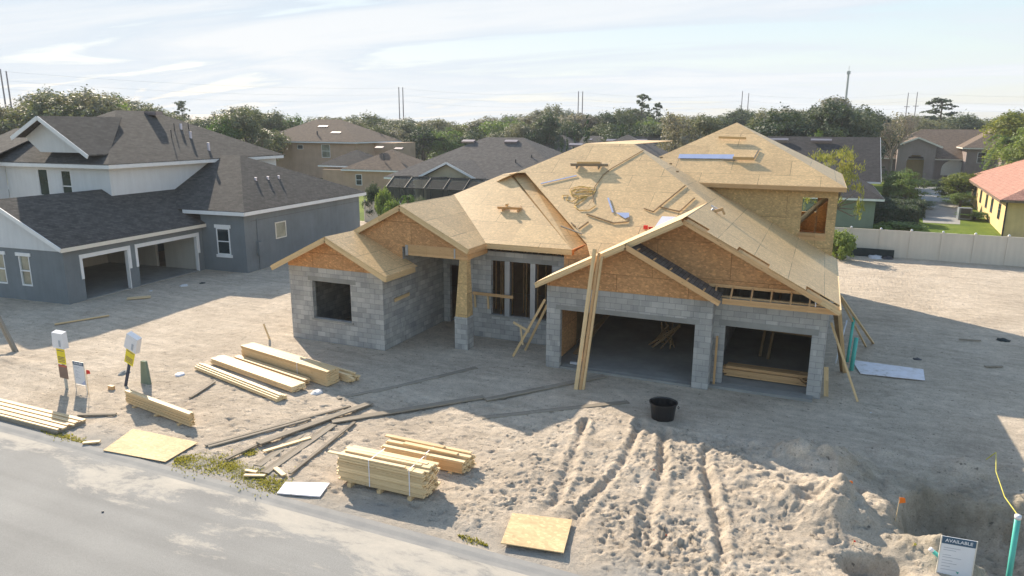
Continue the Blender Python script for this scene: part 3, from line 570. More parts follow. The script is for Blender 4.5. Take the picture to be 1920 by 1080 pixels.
class House:
    def __init__(s, loc, rz, label, cat='house'): s.r = empty('house', loc, rz, label, cat)
    def p(s, name, mat, fn, parent=None, label=None):
        m = MB(); fn(m); return tag(m.build(name, M[mat], parent or s.r), label)
    def body(s, mat, x0, x1, y0, y1, z0, z1): return s.p('wall', mat, lambda m: m.box(x0, x1, y0, y1, z0, z1))
    def roof(s, mat, x0, x1, y0, y1, z, sl, ridge='x', fas='trim_white', fh=.2):
        r = s.p('roof', mat, lambda m: hiproof(m, x0, x1, y0, y1, z, sl, ridge)); s.p('fascia', fas, lambda m: eaves(m, x0, x1, y0, y1, z-.03, fh), r); return r
    def win(s, x, y, z0, z1, wd, face='front', frame='trim_white', glass='glass', bars=True, fw=.07):
        """window centred at x (front, at plane y) or at y (side, at plane x)"""
        def F(m):
            def B(a, b, c, d, q=.035):
                if face == 'front': m.box(a, b, y-q, y+.02, c, d)
                else: m.box(x-.02, x+q, a, b, c, d)
            u = x if face == 'front' else y
            B(u-wd/2-fw, u-wd/2, z0-fw, z1+fw); B(u+wd/2, u+wd/2+fw, z0-fw, z1+fw); B(u-wd/2, u+wd/2, z1, z1+fw, .04); B(u-wd/2, u+wd/2, z0-fw, z0, .04)
            if bars: B(u-wd/2, u+wd/2, (z0+z1)/2-.03, (z0+z1)/2+.03, .03)
        f = s.p('window', frame, F); u = x if face == 'front' else y
        def G(m):
            if face == 'front': m.box(u-wd/2, u+wd/2, y-.012, y+.01, z0, z1)
            else: m.box(x-.01, x+.012, u-wd/2, u+wd/2, z0, z1)
        s.p('pane', glass, G, f); return f
    def vent(s, x, y, z, n=(0,-1), sl=.5, w_=.9, mat='vent_metal', ang=0):
        s.p('roof_vent', mat, lambda m: m.hexa([(x-w_/2,y-.3,z-.05),(x+w_/2,y-.3,z-.05),(x+w_/2,y+.3,z+.1),(x-w_/2,y+.3,z+.1),(x-w_/2,y-.34,z+.14),(x+w_/2,y-.34,z+.14),(x+w_/2,y+.2,z+.34),(x-w_/2,y+.2,z+.34)]))
    def pipe(s, x, y, z, h=.35, r=.06, mat='lead_boot'):
        s.p('vent_pipe', mat, lambda m: m.tube([(x,y,z-.15),(x,y,z+h)], r, 8))
# ---- grey and white house on the left (local x to the right, y away from the street)
g = House((-33.0,21.9,0), radians(5), 'two storey house in white and blue grey stucco with dark shingles and two doorless garages')
def gw(name, mat, p0, p1, z0, z1, ops=(), th=.2, parent=None): return g.p(name, mat, lambda m: m.wall(p0, p1, z0, z1, th, ops), parent)
gw('wall', 'stucco_grey', (-7.7,0), (-.2,0), -.3, 2.72, [(3.05,3.75,.75,2.25),(4.75,5.45,.75,2.25),(1.3,2.0,.75,2.25)])
gw('wall', 'stucco_grey', (0,0), (0,9.2), -.6, 2.72, [(1.0,3.75,-.6,2.12),(4.35,8.75,-.6,2.12)])
gw('wall', 'stucco_grey', (.0,9.2), (2.9,9.2), -.6, 3.5, [(1.15,1.95,1.1,2.55)])
gw('wall', 'stucco_grey', (3.1,9.2), (3.1,22.2), -.6, 3.5, [(2.9,3.85,1.7,2.6)])
gw('wall', 'stucco_grey', (2.9,22.2), (-9,22.2), -.6, 3.5); gw('wall', 'stucco_grey', (-7.7,22.2), (-7.7,0.2), -.6, 3.5)
gw('interior_wall', 'drywall', (-7.4,8.9), (-.3,8.9), 0, 2.7, [(4.0,4.7,.0,2.0)]); gw('interior_wall', 'drywall', (-7.3,.3), (-7.3,8.8), 0, 2.7, (), -.1)
g.p('floor_slab', 'concrete', lambda m: m.box(-7.3,-.02,.25,8.9,-.2,.05)); g.p('garage_ceiling', 'drywall', lambda m: m.box(-7.4,-.22,.22,8.9,2.5,2.6))
g.p('garage_opening_trim', 'trim_white', lambda m: (m.box(0,.03,.85,3.9,2.12,2.32), m.box(0,.03,.85,1.0,1.1,2.12), m.box(0,.03,3.75,3.9,1.1,2.12), m.box(-.2,.015,3.70,3.748,-.3,2.1)))
g.p('garage_opening_trim', 'trim_white', lambda m: (m.box(0,.03,4.2,8.9,2.12,2.32), m.box(0,.03,4.2,4.35,1.1,2.12), m.box(0,.03,8.75,8.9,1.1,2.12), m.box(-.2,.015,8.70,8.748,-.3,2.1)))
for u in (1.65, 3.4, 5.1):
    x = -7.7+u
    f = g.p('window', 'trim_white', lambda m: (m.box(x-.5,x+.5,-.045,.02,2.25,2.42), m.box(x-.35,x-.30,-.01,.06,.75,2.25), m.box(x+.3,x+.35,-.01,.06,.75,2.25), m.box(x-.3,x+.3,-.01,.06,.75,.82), m.box(x-.3,x+.3,.0,.06,1.48,1.54)))
    g.p('pane', 'glass_pale', lambda m: m.box(x-.3,x+.3,.06,.08,.82,2.25), f)
f = g.win(1.55, 9.2, 1.1, 2.55, .8); g.p('window_head', 'trim_white', lambda m: m.box(.98,2.12,9.15,9.2,2.62,2.82), f); g.p('window_sill', 'trim_white', lambda m: m.box(.98,2.12,9.13,9.2,.86,1.03), f)
g.win(3.1, 12.57, 1.7, 2.6, .95, 'side', 'fascia_cream', 'glass_pale', False)
g.p('meter_box', 'stucco_grey', lambda m: (m.box(3.1,3.3,10.15,10.5,.9,1.75), m.box(3.1,3.16,10.27,10.33,1.75,3.1), m.box(3.1,3.16,10.3,10.36,-.2,.9)), None, 'grey electric meter box with conduit')
g.p('wall_joint', 'shingle_brown', lambda m: m.box(3.1,3.104,9.8,22.1,3.02,3.035))
# garage gable end, white
g.p('gable_panel', 'stucco_white', lambda m: (m.face([(-7.9,-.035,2.7),(-.02,-.035,2.7),(.25,-.035,2.83),(-3.9,-.035,4.9),(-8.0,-.035,2.9)]), m.face([(-8.0,.0,2.7),(-8.0,.0,2.9),(-3.9,.0,4.9),(.25,.0,2.83),(-.02,.0,2.7)]), m.box(-7.9,.02,-.05,-.0,2.62,2.70)))
sG = .5; zg = lambda x: 2.86 + sG*(.35-x)
r1 = g.p('roof', 'shingle_brown', lambda m: (m.prism([(-3.9,-.35,zg(-3.9)),(.35,-.35,zg(.35)),(.35,10.2,zg(.35)),(-1.2,9.2,zg(-1.2)),(-3.9,12.5,zg(-3.9))], .06), m.prism([(-3.9,-.35,zg(-3.9)),(-3.9,12,zg(-3.9)),(-8.15,12,zg(.35)),(-8.15,-.35,zg(.35))], .06)))
g.p('fascia', 'fascia_cream', lambda m: m.box(.33,.37,-.35,9.25,2.64,2.83), r1)
g.p('fascia', 'trim_white', lambda m: (m.beam((-3.9,-.37,zg(-3.9)-.1),(.36,-.37,zg(.35)-.1),.04,.2), m.beam((-3.9,-.37,zg(-3.9)-.1),(-8.15,-.37,zg(.35)-.1),.04,.2)), r1)
# right wing roof
A = (-1.45,14.9,6.62); B = (-9,14.9,6.62)
r4 = g.p('roof', 'shingle_brown', lambda m: (m.prism([(-9,8.8,3.7),(3.5,8.8,3.7),A,B], .06), m.prism([(3.5,8.8,3.7),(3.5,22.6,3.7),A], .06), m.prism([(3.5,22.6,3.7),(-9,22.6,3.7),B,A], .06)))
g.p('fascia', 'trim_white', lambda m: (m.box(-.9,3.5,8.77,8.81,3.45,3.66), m.box(3.48,3.52,8.82,22.6,3.45,3.66), m.box(-.9,3.48,8.81,9.2,3.44,3.47), m.box(3.1,3.48,9.2,22.6,3.44,3.47)), r4)
for x, y, z in ((1.04,13.15,4.91),(1.07,14.33,4.89),(1.09,15.43,4.88)): g.pipe(x, y, z, .42, .085)
# upper storey
gw('wall', 'stucco_white', (-11.2,6.06), (-3.4,6.06), 2.9, 6.25, [(2.55,3.29,4.5,6.0),(4.35,5.07,4.2,5.95)]); gw('wall', 'stucco_white', (-3.2,6.06), (-3.2,21), 3.0, 6.25)
gw('wall', 'stucco_white', (-15,4.9), (-11.2,4.9), 2.9, 6.25, [(1.6,2.4,4.4,5.9)]); gw('wall', 'stucco_white', (-11.2,4.9), (-11.2,6.04), 2.9, 6.25); gw('wall', 'stucco_white', (-3.4,21), (-15,21), 3.0, 6.25)
g.win(-8.28, 6.1, 4.52, 5.98, .68, 'front', 'trim_white', 'glass', False, .02); g.win(-6.49, 6.1, 4.22, 5.93, .66, 'front', 'trim_white', 'glass', True, .02); g.win(-13, 4.94, 4.42, 5.88, .74, 'front', 'trim_white', 'glass', True, .02)
c = [(-14.3,5.62,6.42),(-2.7,5.62,6.42),(-2.7,21.3,6.42),(-14.3,21.3,6.42)]; a, b = (-8.5,11.9,9.48), (-8.5,14.9,9.48)
r2 = g.p('roof', 'shingle_brown', lambda m: [m.prism(p, .06) for p in ([c[0],c[1],a],[c[1],c[2],b,a],[c[2],c[3],b],[c[3],c[0],a,b])])
g.p('fascia', 'trim_white', lambda m: eaves(m, -14.3, -2.7, 5.62, 21.3, 6.39, .22), r2)
r5 = g.p('roof', 'shingle_brown', lambda m: (m.prism([(-7.1,5.3,9.03),(-3.75,5.3,6.93),(-3.75,6.7,6.93),(-7.1,11.0,9.03)], .06), m.prism([(-7.1,11.0,9.03),(-9.3,8.6,7.87),(-9.3,5.3,7.87),(-7.1,5.3,9.03)], .06), m.prism([(-14.3,4.5,6.42),(-11,4.5,6.42),(-11,9.4,8.3),(-14.3,9.4,8.3)], .06)))
g.p('gable_panel', 'stucco_white', lambda m: (m.face([(-9.15,6.0,7.82),(-8.1,6.0,7.0),(-4.3,6.0,7.0),(-3.9,6.0,6.9),(-7.1,6.0,8.97)]), m.face([(-7.1,6.05,8.97),(-3.9,6.05,6.9),(-4.3,6.05,7.0),(-8.1,6.05,7.0),(-9.15,6.05,7.82)])))
g.p('fascia', 'trim_white', lambda m: (m.beam((-7.1,5.28,8.92),(-3.72,5.28,6.81),.04,.22), m.beam((-7.1,5.28,8.92),(-9.32,5.28,7.76),.04,.22)), r5)
for x, y, z in ((-6.25,15.01,8.11),(-5.16,14.64,7.59),(-3.65,14.54,6.87)): g.pipe(x, y, z+.1, .45, .09)
for x, y, z in ((-6.05,14.2,8.01),(-5.21,13.0,7.61),(-6.25,15.7,8.1)): g.pipe(x, y, z+.1, .55, .03, 'vent_dark')
g.p('roof_vent', 'vent_metal', lambda m: m.box(-8.3,-7.3,14.0,14.6,9.2,9.45))
# ------------------------------------------------------------------ houses behind
def simple_gable(m, x0, x1, y0, y1, z, s, th=.05):
    cx = (x0+x1)/2; h = z + s*(x1-x0)/2; m.prism([(cx,y0,h),(x1,y0,z),(x1,y1,z),(cx,y1,h)], th); m.prism([(cx,y1,h),(x0,y1,z),(x0,y0,z),(cx,y0,h)], th); return h
# grey-roofed house with the screened pool cage
c = House((-45,67.4,0), 0, 'single storey cream house with wide grey shingle roof and a screened pool cage')
c.body('stucco_cream', .5, 28, .6, 17, -.2, 2.85); c.roof('shingle_grey', 0, 22, 0, 17.3, 3.0, .5)
c.roof('shingle_grey', 15, 34, 4, 21, 3.0, .5, 'y')
pr = c.p('roof', 'shingle_grey', lambda m: simple_gable(m, 4.9, 13.5, -2.2, 6.5, 2.95, .46))
c.p('fascia', 'trim_white', lambda m: (m.beam((9.2,-2.22,4.83),(13.55,-2.22,2.83),.04,.22), m.beam((9.2,-2.22,4.83),(4.85,-2.22,2.83),.04,.22)), pr)
c.p('gable_panel', 'stucco_cream', lambda m: (m.face([(5.4,-1.6,2.9),(13,-1.6,2.9),(9.2,-1.6,4.75)]), m.face([(9.2,-1.5,4.75),(13,-1.5,2.9),(5.4,-1.5,2.9)])))
c.p('porch_wall', 'stucco_mauve', lambda m: m.box(5.3,13.2,.3,.5,0,2.9))
for x in (5.4, 12.8): c.p('porch_column', 'stucco_cream', lambda m: m.box(x,x+.4,-1.7,-1.3,0,2.95))
c.win(3.2, .6, 1.0, 2.2, .9)
for x, y, z in ((6.9,7.5,6.7),(12.3,7.6,6.75),(18.9,11.0,6.4),(23,12,6.9),(26,12.2,6.9)): c.vent(x, y, z, w_=1.6)
for x, y, z in ((14.6,3.5,4.7),(16,4.6,5.2)): c.pipe(x, y, z, .4, .07, 'vent_dark')
cage = empty('pool_cage', (-40.5,61,0), 0, 'black screened pool cage against the cream house with grey roof', 'pool cage')
def cg(m):
    X = [0, 2.2, 4.4, 6.6, 8.8, 10.6]
    for x in X:
        m.beam((x,0,0),(x,0,2.5),.09,.09,(0,1,0)); m.beam((x,5.2,0),(x,5.2,2.9),.09,.09,(0,1,0)); m.beam((x,0,2.5),(x,1.6,3.5),.09,.09); m.beam((x,1.6,3.5),(x,5.2,3.3),.09,.09)
    for z, y in ((2.5,0),(1.0,0),(3.5,1.6),(.1,0)): m.beam((0,y,z),(10.6,y,z),.09,.09)
    for y in (1.3,2.6,3.9): m.beam((0,y,0),(0,y,3.2),.09,.09,(0,1,0))
    m.beam((0,0,2.5),(0,5.2,2.5),.09,.09); m.beam((0,0,1.0),(0,5.2,1.0),.09,.09)
m = MB(); cg(m); m.build('frame', M['screen_frame'], cage)
m = MB(); m.face([(0,0,0),(10.6,0,0),(10.6,0,2.5),(0,0,2.5)]); m.face([(0,0,2.5),(10.6,0,2.5),(10.6,1.6,3.5),(0,1.6,3.5)]); m.face([(0,1.6,3.5),(10.6,1.6,3.5),(10.6,5.2,3.3),(0,5.2,3.3)]); m.face([(0,5.2,0),(0,0,0),(0,0,2.5),(0,1.6,3.5),(0,5.2,3.3)]); m.build('screen', M['screen_mesh'], cage)
# tan two storey house
t = House((-82.5,96.5,0), radians(4), 'tan two storey stucco house with brown hipped roof behind the white and grey house')
t.body('stucco_tan', 0, 12.2, 0, 14, -.2, 5.75); t.body('stucco_tan', 8, 16.0, 6, 14, -.2, 5.7); t.roof('shingle_tan', -7.5, 12.9, -.7, 14.7, 5.95, .47); t.body('stucco_tan', -7, 0, .5, 14, -.2, 5.75)
t.win(6.6, 0, 3.4, 5.4, 1.5, frame='trim_white', glass='glass_pale'); t.win(1.6, 0, 4.7, 5.3, 1.0, bars=False); t.vent(3.3, 4.5, 8.2, w_=1.8); t.vent(7.2, 2.4, 7.2, w_=1.8); t.pipe(4.0, 1.6, 6.9, .7, .12, 'vent_dark')
l = House((-62.2,77.5,0), radians(4), 'low single storey peach wing with brown hipped roof beside the tan two storey house')
l.body('stucco_tan', .4, 12.0, .5, 9, -.2, 2.8); l.roof('shingle_tan', 3.6, 13.5, 0, 10, 2.95, .5, 'y'); l.roof('shingle_dark', -1.0, 6.5, 1.5, 9.5, 3.3, .5); l.body('stucco_tan', -.4, 3.9, 2.0, 9, -.2, 3.2)
l.win(6.0, .5, .9, 2.2, .8); l.vent(10.2, 4, 5.4, w_=1.2); l.vent(7, 4.5, 5.5, w_=1.2); l.pipe(9, 2.0, 4.2, .7, .08, 'vent_dark')
# distant pair
d = House((-52,118,0), radians(-3), 'distant long pale grey roofed house with a white gable end behind the cypress columns')
d.body('stucco_cream', 0, 26, 0, 12, -.2, 2.9); d.roof('shingle_grey', -.5, 15, -.5, 14, 3.3, .52); d.p('roof', 'shingle_grey', lambda m: (m.prism([(12,-.5,3.4),(27,-.5,3.4),(27,6,7.0),(12,6,7.0)], .05), m.prism([(27,6,7.0),(27,13,3.4),(12,13,3.4),(12,6,7.0)], .05)))
d.p('gable_panel', 'trim_white', lambda m: m.prism([(27,-.3,3.4),(27.1,-.3,3.4),(27.1,12.8,3.4),(27,12.8,3.4)], 3.4) or m.face([(27.05,-.5,3.4),(27.05,13,3.4),(27.05,6,6.95)])); d.vent(14, 4, 6.2)
e = House((-70,150,0), 0, 'small distant brown roofed house partly hidden behind the grey roof and the white pickup'); e.body('stucco_cream', -23, -8, 0, 8, -.2, 4.2); e.roof('shingle_tan', -24, -7, -1, 9, 4.4, .4)
# green house behind the tower
n = House((-10,85.2,0), 0, 'pale green house with dark grey shingle roof right behind the upper storey')
n.body('stucco_green', -2, 14.8, .5, 18, -.2, 2.85); n.p('roof', 'shingle_dark', lambda m: (m.prism([(-3,0,3.0),(15.9,0,3.0),(15.9,9.1,7.55),(-3,9.1,7.55)], .05), m.prism([(15.9,9.1,7.55),(15.9,18.2,3.0),(-3,18.2,3.0),(-3,9.1,7.55)], .05)))
n.p('fascia', 'trim_white', lambda m: (m.box(-3,15.9,-.03,.0,2.78,2.97), m.beam((15.93,0,2.9),(15.93,9.1,7.44),.04,.2)))
n.p('wall', 'stucco_green', lambda m: m.box(6.5,14.6,-15.8,.45,-.2,2.5)); rr = n.p('roof', 'shingle_dark', lambda m: (m.prism([(6,-16.4,2.6),(15.2,-16.4,2.6),(10.6,-11,5.0)], .05), m.prism([(15.2,-16.4,2.6),(15.2,.3,2.6),(10.6,.3,5.0),(10.6,-11,5.0)], .05), m.prism([(10.6,.3,5.0),(6,.3,2.6),(6,-16.4,2.6),(10.6,-11,5.0)], .05)))
n.p('fascia', 'trim_white', lambda m: (m.box(6,15.2,-16.43,-16.4,2.4,2.58), m.box(15.2,15.23,-16.4,.3,2.4,2.58)), rr)
n.vent(4.8, 7.6, 7.0, w_=2.3); n.vent(9.6, 7.6, 7.0, w_=2.3); 
# mauve house with arches
v = House((9,140,0), radians(-2), 'mauve grey house with arched entries and brown shingle roof across the side street')
v.body('stucco_mauve', -2, 19.5, 1.0, 18, -.2, 3.4); v.roof('shingle_tan', -3, 26, .2, 19.5, 3.6, .50, 'x', 'fascia_cream'); v.body('stucco_mauve', 12.5, 26, -3, 14, -.2, 5.4); v.roof('shingle_tan', 11.7, 27, -4, 15, 5.6, .45, 'x', 'fascia_cream')
v.body('stucco_mauve', 16.5, 25, -9, -3.05, -.2, 5.5); v.p('roof', 'shingle_tan', lambda m: simple_gable(m, 15.6, 26, -9.8, 4, 5.6, .42)); v.p('gable_panel', 'stucco_mauve', lambda m: m.face([(16.5,-9.0,5.4),(25,-9.0,5.4),(20.8,-9.0,7.3)]))
v.p('portico', 'stucco_mauve', lambda m: m.wall((2.6,-2.4),(8.2,-2.4),-.2,5.6,.4,[(1.5,4.1,-.2,3.4),(1.7,3.9,3.4,3.9),(2.1,3.5,3.9,4.2)])); v.p('portico', 'stucco_mauve', lambda m: (m.box(2.6,3.0,-1.95,1.0,-.2,5.6), m.box(7.8,8.2,-1.95,1.0,-.2,5.6)))
v.p('gable_panel', 'stucco_mauve', lambda m: (m.face([(2.2,-2.42,5.6),(8.6,-2.42,5.6),(5.4,-2.42,7.0)]), m.box(4.7,6.1,-2.5,-2.43,5.55,6.1))); v.p('roof', 'shingle_tan', lambda m: simple_gable(m, 1.8, 9, -2.9, 8, 5.65, .42)); v.p('fascia', 'fascia_cream', lambda m: (m.beam((5.4,-2.92,7.05),(1.75,-2.92,5.5),.05,.25), m.beam((5.4,-2.92,7.05),(9.05,-2.92,5.5),.05,.25)))
v.p('entry_wall', 'stucco_yellow', lambda m: m.box(3.1,7.7,.7,.95,-.2,5)); 
v.p('arched_window', 'fascia_cream', lambda m: m.face([(9.6,.93,.8)]+[(11.4-1.8*cos(pi*k/12),.93,1.9+1.5*sin(pi*k/12)) for k in range(13)]+[(13.2,.93,.8)][::1]) if False else m.face([(9.6,.93,.8),(13.2,.93,.8)]+[(11.4+1.8*cos(pi*k/12),.93,1.9+1.5*sin(pi*k/12)) for k in range(13)]))
v.win(22, -9, 2.9, 4.7, 1.5); v.win(14.6, -3, 3.2, 4.8, 1.0)
# yellow house with red tile roof
y = House((16.6,99.5,0), 0, 'yellow stucco house with red tile roof at the right edge behind the fence')
y.p('wall', 'stucco_yellow', lambda m: m.hexa([(-2.4,-30.5,-.2),(14,-30.5,-.2),(14,-.5,-.2),(0,-.5,-.2),(-2.4,-30.5,2.85),(14,-30.5,2.85),(14,-.5,2.85),(0,-.5,2.85)]))
y.p('roof', 'tile_red', lambda m: (m.prism([(-3.1,-31.3,3.0),(14.5,-31.3,3.0),(5.7,-22.5,6.7)], .08), m.prism([(5.7,-22.5,6.7),(6.2,-8.5,6.7),(-.8,.3,3.0),(-3.1,-31.3,3.0)], .08), m.prism([(14.5,-31.3,3),(14.5,.3,3),(6.2,-8.5,6.7),(5.7,-22.5,6.7)], .08), m.prism([(14.5,.3,3),(-.8,.3,3),(6.2,-8.5,6.7)], .08)))
y.p('fascia', 'shingle_tan', lambda m: (m.box(-3.1,14.5,-31.33,-31.3,2.78,2.97), m.beam((-3.12,-31.3,2.86),(-.82,.3,2.86),.04,.2)))
y.p('downspout', 'shingle_dark', lambda m: m.box(-2.52,-2.42,-30.62,-30.5,-.1,2.8))
for k, yy in enumerate((-26.5,-21,-16.5,-11,-5)):
    xx = -2.4+2.4*(yy+30.5)/30
    f = y.p('window', 'shingle_tan', lambda m: m.box(xx-.05, xx+.03, yy-.5, yy+.5, .9, 2.3)); y.p('pane', 'glass', lambda m: m.box(xx-.07, xx-.052, yy-.42, yy+.42, .98, 2.22), f)
f = y.win(.9, -30.5, .9, 2.3, 1.3, frame='shingle_dark'); y.pipe(2.5, -15, 5.6, .8, .14, 'tile_red'); y.pipe(1, -20, 4.9, .3, .1, 'vent_dark')
# vinyl fence
fence = empty('vinyl_fence', (-12,53.7,0), 0, 'long tan vinyl privacy fence behind the sandy lot', 'fence')
np_ = 0; x = -38.0
while x < 17.5:
    m = MB((-12,53.7,0)); m.box(x-.065, x+.065, 53.63, 53.77, -.1, 1.92); m.build('post', M['vinyl'], fence)
    m = MB((-12,53.7,0)); m.hexa([(x-.08,53.615,1.921),(x+.08,53.615,1.921),(x+.08,53.785,1.921),(x-.08,53.785,1.921),(x-.02,53.68,2.0),(x+.02,53.68,2.0),(x+.02,53.72,2.0),(x-.02,53.72,2.0)]); m.build('post_cap', M['trim_white'], fence)
    m = MB((-12,53.7,0)); m.box(x+.066, x+1.764, 53.68, 53.72, -.02, 1.76); m.box(x+.066, x+1.764, 53.66, 53.74, 1.761, 1.86); m.build('panel', M['vinyl'], fence); x += 1.83
m = MB((1.4,53.2,0)); pts = [(-7 + k*.5, 53.25+.06*sin(k*1.3)) for k in range(25)]
for a, b in zip(pts[:-1], pts[1:]): m.face([(a[0],a[1],-.1),(b[0],b[1],-.1),(b[0],b[1]+.02,.58),(a[0],a[1]+.02,.58)]); m.face([(a[0],a[1]+.03,.58),(b[0],b[1]+.03,.58),(b[0],b[1]+.01,-.1),(a[0],a[1]+.01,-.1)])
o = m.build('silt_fence', M['dark_fabric']); o.location = (1.4,53.2,0); tag(o, 'low black silt fence fabric at the foot of the tan fence', 'silt fence')
# ------------------------------------------------------------------ lumber and loose things
def bundle(label, a, b, nx, nz, bw, bh, mat, gap=.04, jit=.05, group=None, straps=(), runners=True, z0=None, ragged=()):
    a = Vector(a); b = Vector(b); L = (b-a).length; rz = atan2(b.y-a.y, b.x-a.x); c = (a+b)/2; z = (gh(c.x, c.y) if z0 is None else z0)
    r = empty('lumber_bundle', (a.x, a.y, z), rz, label, 'lumber', group); m = MB(); rr = random.Random(int(abs(a.x*100)))
    for k in range(nz):
        off = rr.uniform(-.012, .012)
        for i in range(nx):
            if k >= nz-ragged.count(i): continue
            e0 = rr.uniform(-jit, jit) if rr.random() < .6 else 0; e1 = rr.uniform(-jit, jit)
            y = i*(bw+.003)+off; m.hexa([(e0,y,gap+k*bh),(L+e1,y,gap+k*bh),(L+e1,y+bw,gap+k*bh),(e0,y+bw,gap+k*bh),(e0,y,gap+(k+1)*bh-.004),(L+e1,y,gap+(k+1)*bh-.004),(L+e1,y+bw,gap+(k+1)*bh-.004),(e0,y+bw,gap+(k+1)*bh-.004)])
    for q in range(len(m.f)): m.uvdir[q] = (1, 0, 0)
    m.build('boards', M[mat], r); W_ = nx*(bw+.003); H_ = gap+nz*bh
    if runners:
        for q in (.15, .5, .85):
            m = MB(); m.box(L*q-.05, L*q+.05, -.08, W_+.08, -.02, gap-.002); m.build('runner', M['lumber'], r)
    for q in straps:
        m = MB(); m.box(L*q-.012, L*q+.012, -.016, -.014, gap, H_); m.box(L*q-.012, L*q+.012, -.016, W_+.014, H_+.001, H_+.004); m.build('strap', M['sheet_white'], r)
    return r, L, W_, H_
def board(label, cat, a, b, w_, h, mat, name='plank', group=None, up=(0,0,1)):
    a = Vector(a); b = Vector(b); c = (a+b)/2; m = MB(tuple(c)); m.beam(a, b, w_, h, up); o = m.build(name, M[mat]); o.location = c; return tag(o, label, cat, group)
def gboard(label, a, b, w_, mat='lumber_grey', group='loose planks on the sand', h=.04, lift=.03, name='plank'):
    za = gh(*a)+h/2+lift; zb = gh(*b)+h/2+lift; return board(label, 'plank', (*a, za), (*b, zb), w_, h, mat, name, group)
r, L_, W_, H_ = bundle('tall strapped bundle of pale boards nearest to the road', (-10.22,12.86), (-7.80,12.90), 6, 18, .112, .038, 'lumber_pale', gap=.09, jit=.07, straps=(.38,.84), ragged=(0,1,4,5,5))
for y_, x0, x1 in ((.0,-.28,1.9),(.36,.3,2.3),(.24,.1,2.2)):
    m = MB(); m.beam((x0,y_+.04,H_-.02),(x1,y_+.05,H_-.005),.089,.036); m.build('loose_board', M['lumber_pale'], r)
r, L_, W_, H_ = bundle('lower bundle of boards lying just behind the tall strapped one', (-9.95,14.38), (-7.55,14.42), 5, 9, .112, .038, 'lumber_pale', gap=.06, jit=.08, straps=(.55,), ragged=(0,1,1,3))
m = MB(); m.box(1.55,2.36,-.03,-.005,.05,.34); m.build('end_board', M['lumber_orange'], r)
for y_, x0, x1 in ((.52,-.2,1.6),(.30,.5,2.1)):
    m = MB(); m.beam((x0,y_,H_+.0),(x1,y_-.05,H_+.01),.13,.036); m.build('loose_board', M['lumber'], r)
bundle('large stack of long orange edged timber closest to the block bedroom wall', (-19.35,19.10), (-14.62,18.08), 4, 14, .13, .038, 'lumber', gap=.02, jit=.03, straps=(.68,), runners=False)
bundle('low timber row tucked behind the large stack by the bedroom wall', (-18.9,19.66), (-14.1,18.66), 4, 8, .10, .038, 'lumber_pale', gap=.02, jit=.16, runners=False, ragged=(0,1,1,3,3,3))
bundle('short height pile of boards between the large stack and the wide flat one', (-19.45,18.78), (-15.4,17.86), 2, 5, .12, .038, 'lumber', gap=.02, jit=.1, runners=False)
bundle('wide flat bundle of pale planks in the middle of the row', (-20.0,18.22), (-15.28,17.12), 4, 5, .13, .038, 'lumber_pale', gap=.03, jit=.05, runners=False)
bundle('stepped bundle of narrow boards on the street side of the wide flat one', (-20.02,17.50), (-15.2,16.28), 5, 5, .075, .038, 'lumber_pale', gap=.03, jit=.02, runners=False, ragged=(0,0,1,3,4,4))
bundle('narrow upright bundle of boards lying alone left of the chipboard sheet', (-19.45,14.28), (-16.12,13.74), 3, 10, .05, .040, 'lumber', gap=.05, jit=.04, runners=True)
for k in range(9):
    y_ = 11.92+k*.098; x0 = -23.2+.03*(k%3); x1 = -19.25+.05*((k*5)%3)
    board(('first','second','third','fourth','fifth','sixth','seventh','eighth','ninth')[k]+' pale strip from the kerb in the flat row at the left edge', 'plank', (x0,y_,.11+.02*(k%2)), (x1,y_+.03,.10+.02*(k%2)), .06, .045, 'lumber_pale', 'lumber_strip', 'flat row of strips by the kerb')
m = MB((-21.2,12.3,0)); m.box(-23.2,-19.2,11.87,11.91,-.02,.08); m.box(-19.28,-19.22,11.92,12.75,-.02,.07); m.box(-21.5,-21.4,11.92,12.75,-.02,.07); o = m.build('lumber_runner', M['lumber_grey']); o.location = (-21.2,12.3,0); tag(o, 'dark runners under the flat row of pale strips', 'plank')
gp = lambda lab, a, b, w_, mat='lumber_grey', **k: gboard(lab, a, b, w_, mat, **k)
gp('long grey plank starting at the chipboard sheet corner, upper of the pair', (-14.75,12.98), (-12.85,16.95), .10); gp('long grey plank lying just below and beside the upper one by the chipboard', (-14.6,12.95), (-13.3,15.6), .09)
gp('widest weathered plank at the middle of the fan of planks', (-13.45,13.6), (-12.35,17.35), .24, lift=.08); gp('long grey plank running from the fan towards the garage with a pointed end', (-12.6,15.7), (-9.35,19.3), .25)
gp('grey plank ending at the foot of the leaning timber post', (-9.2,19.1), (-6.35,22.9), .24, lift=.02); gp('half buried plank in the shade in front of the double garage', (-8.7,17.8), (-4.99,20.9), .22, lift=-.01)
gp('straight grey plank aimed at the grass verge', (-12.2,12.45), (-12.48,15.6), .26, lift=.0); gp('thin dark plank right of the straight one by the white board', (-11.55,12.65), (-11.97,15.95), .09); gp('half buried grey plank left of the straight one', (-12.65,12.7), (-12.95,15.2), .24, lift=-.015)
gp('short plank beside the tuft of weeds', (-13.62,12.6), (-13.45,14.0), .1); gp('short pale plank crossing under the widest plank', (-13.05,13.35), (-12.45,14.55), .12, 'lumber'); gp('faint buried plank in the shade closest to the bedroom', (-12.95,18.3), (-10.9,21.9), .2, lift=-.015); gp('faint buried plank below the one closest to the bedroom', (-13.7,17.4), (-12.0,19.8), .16, lift=-.015)
gp('grey plank half buried between lone bundle and long timber stacks', (-18.35,16.8), (-17.95,15.4), .1); gp('weathered scrap left of the lone narrow bundle', (-19.9,13.0), (-18.9,13.5), .12)
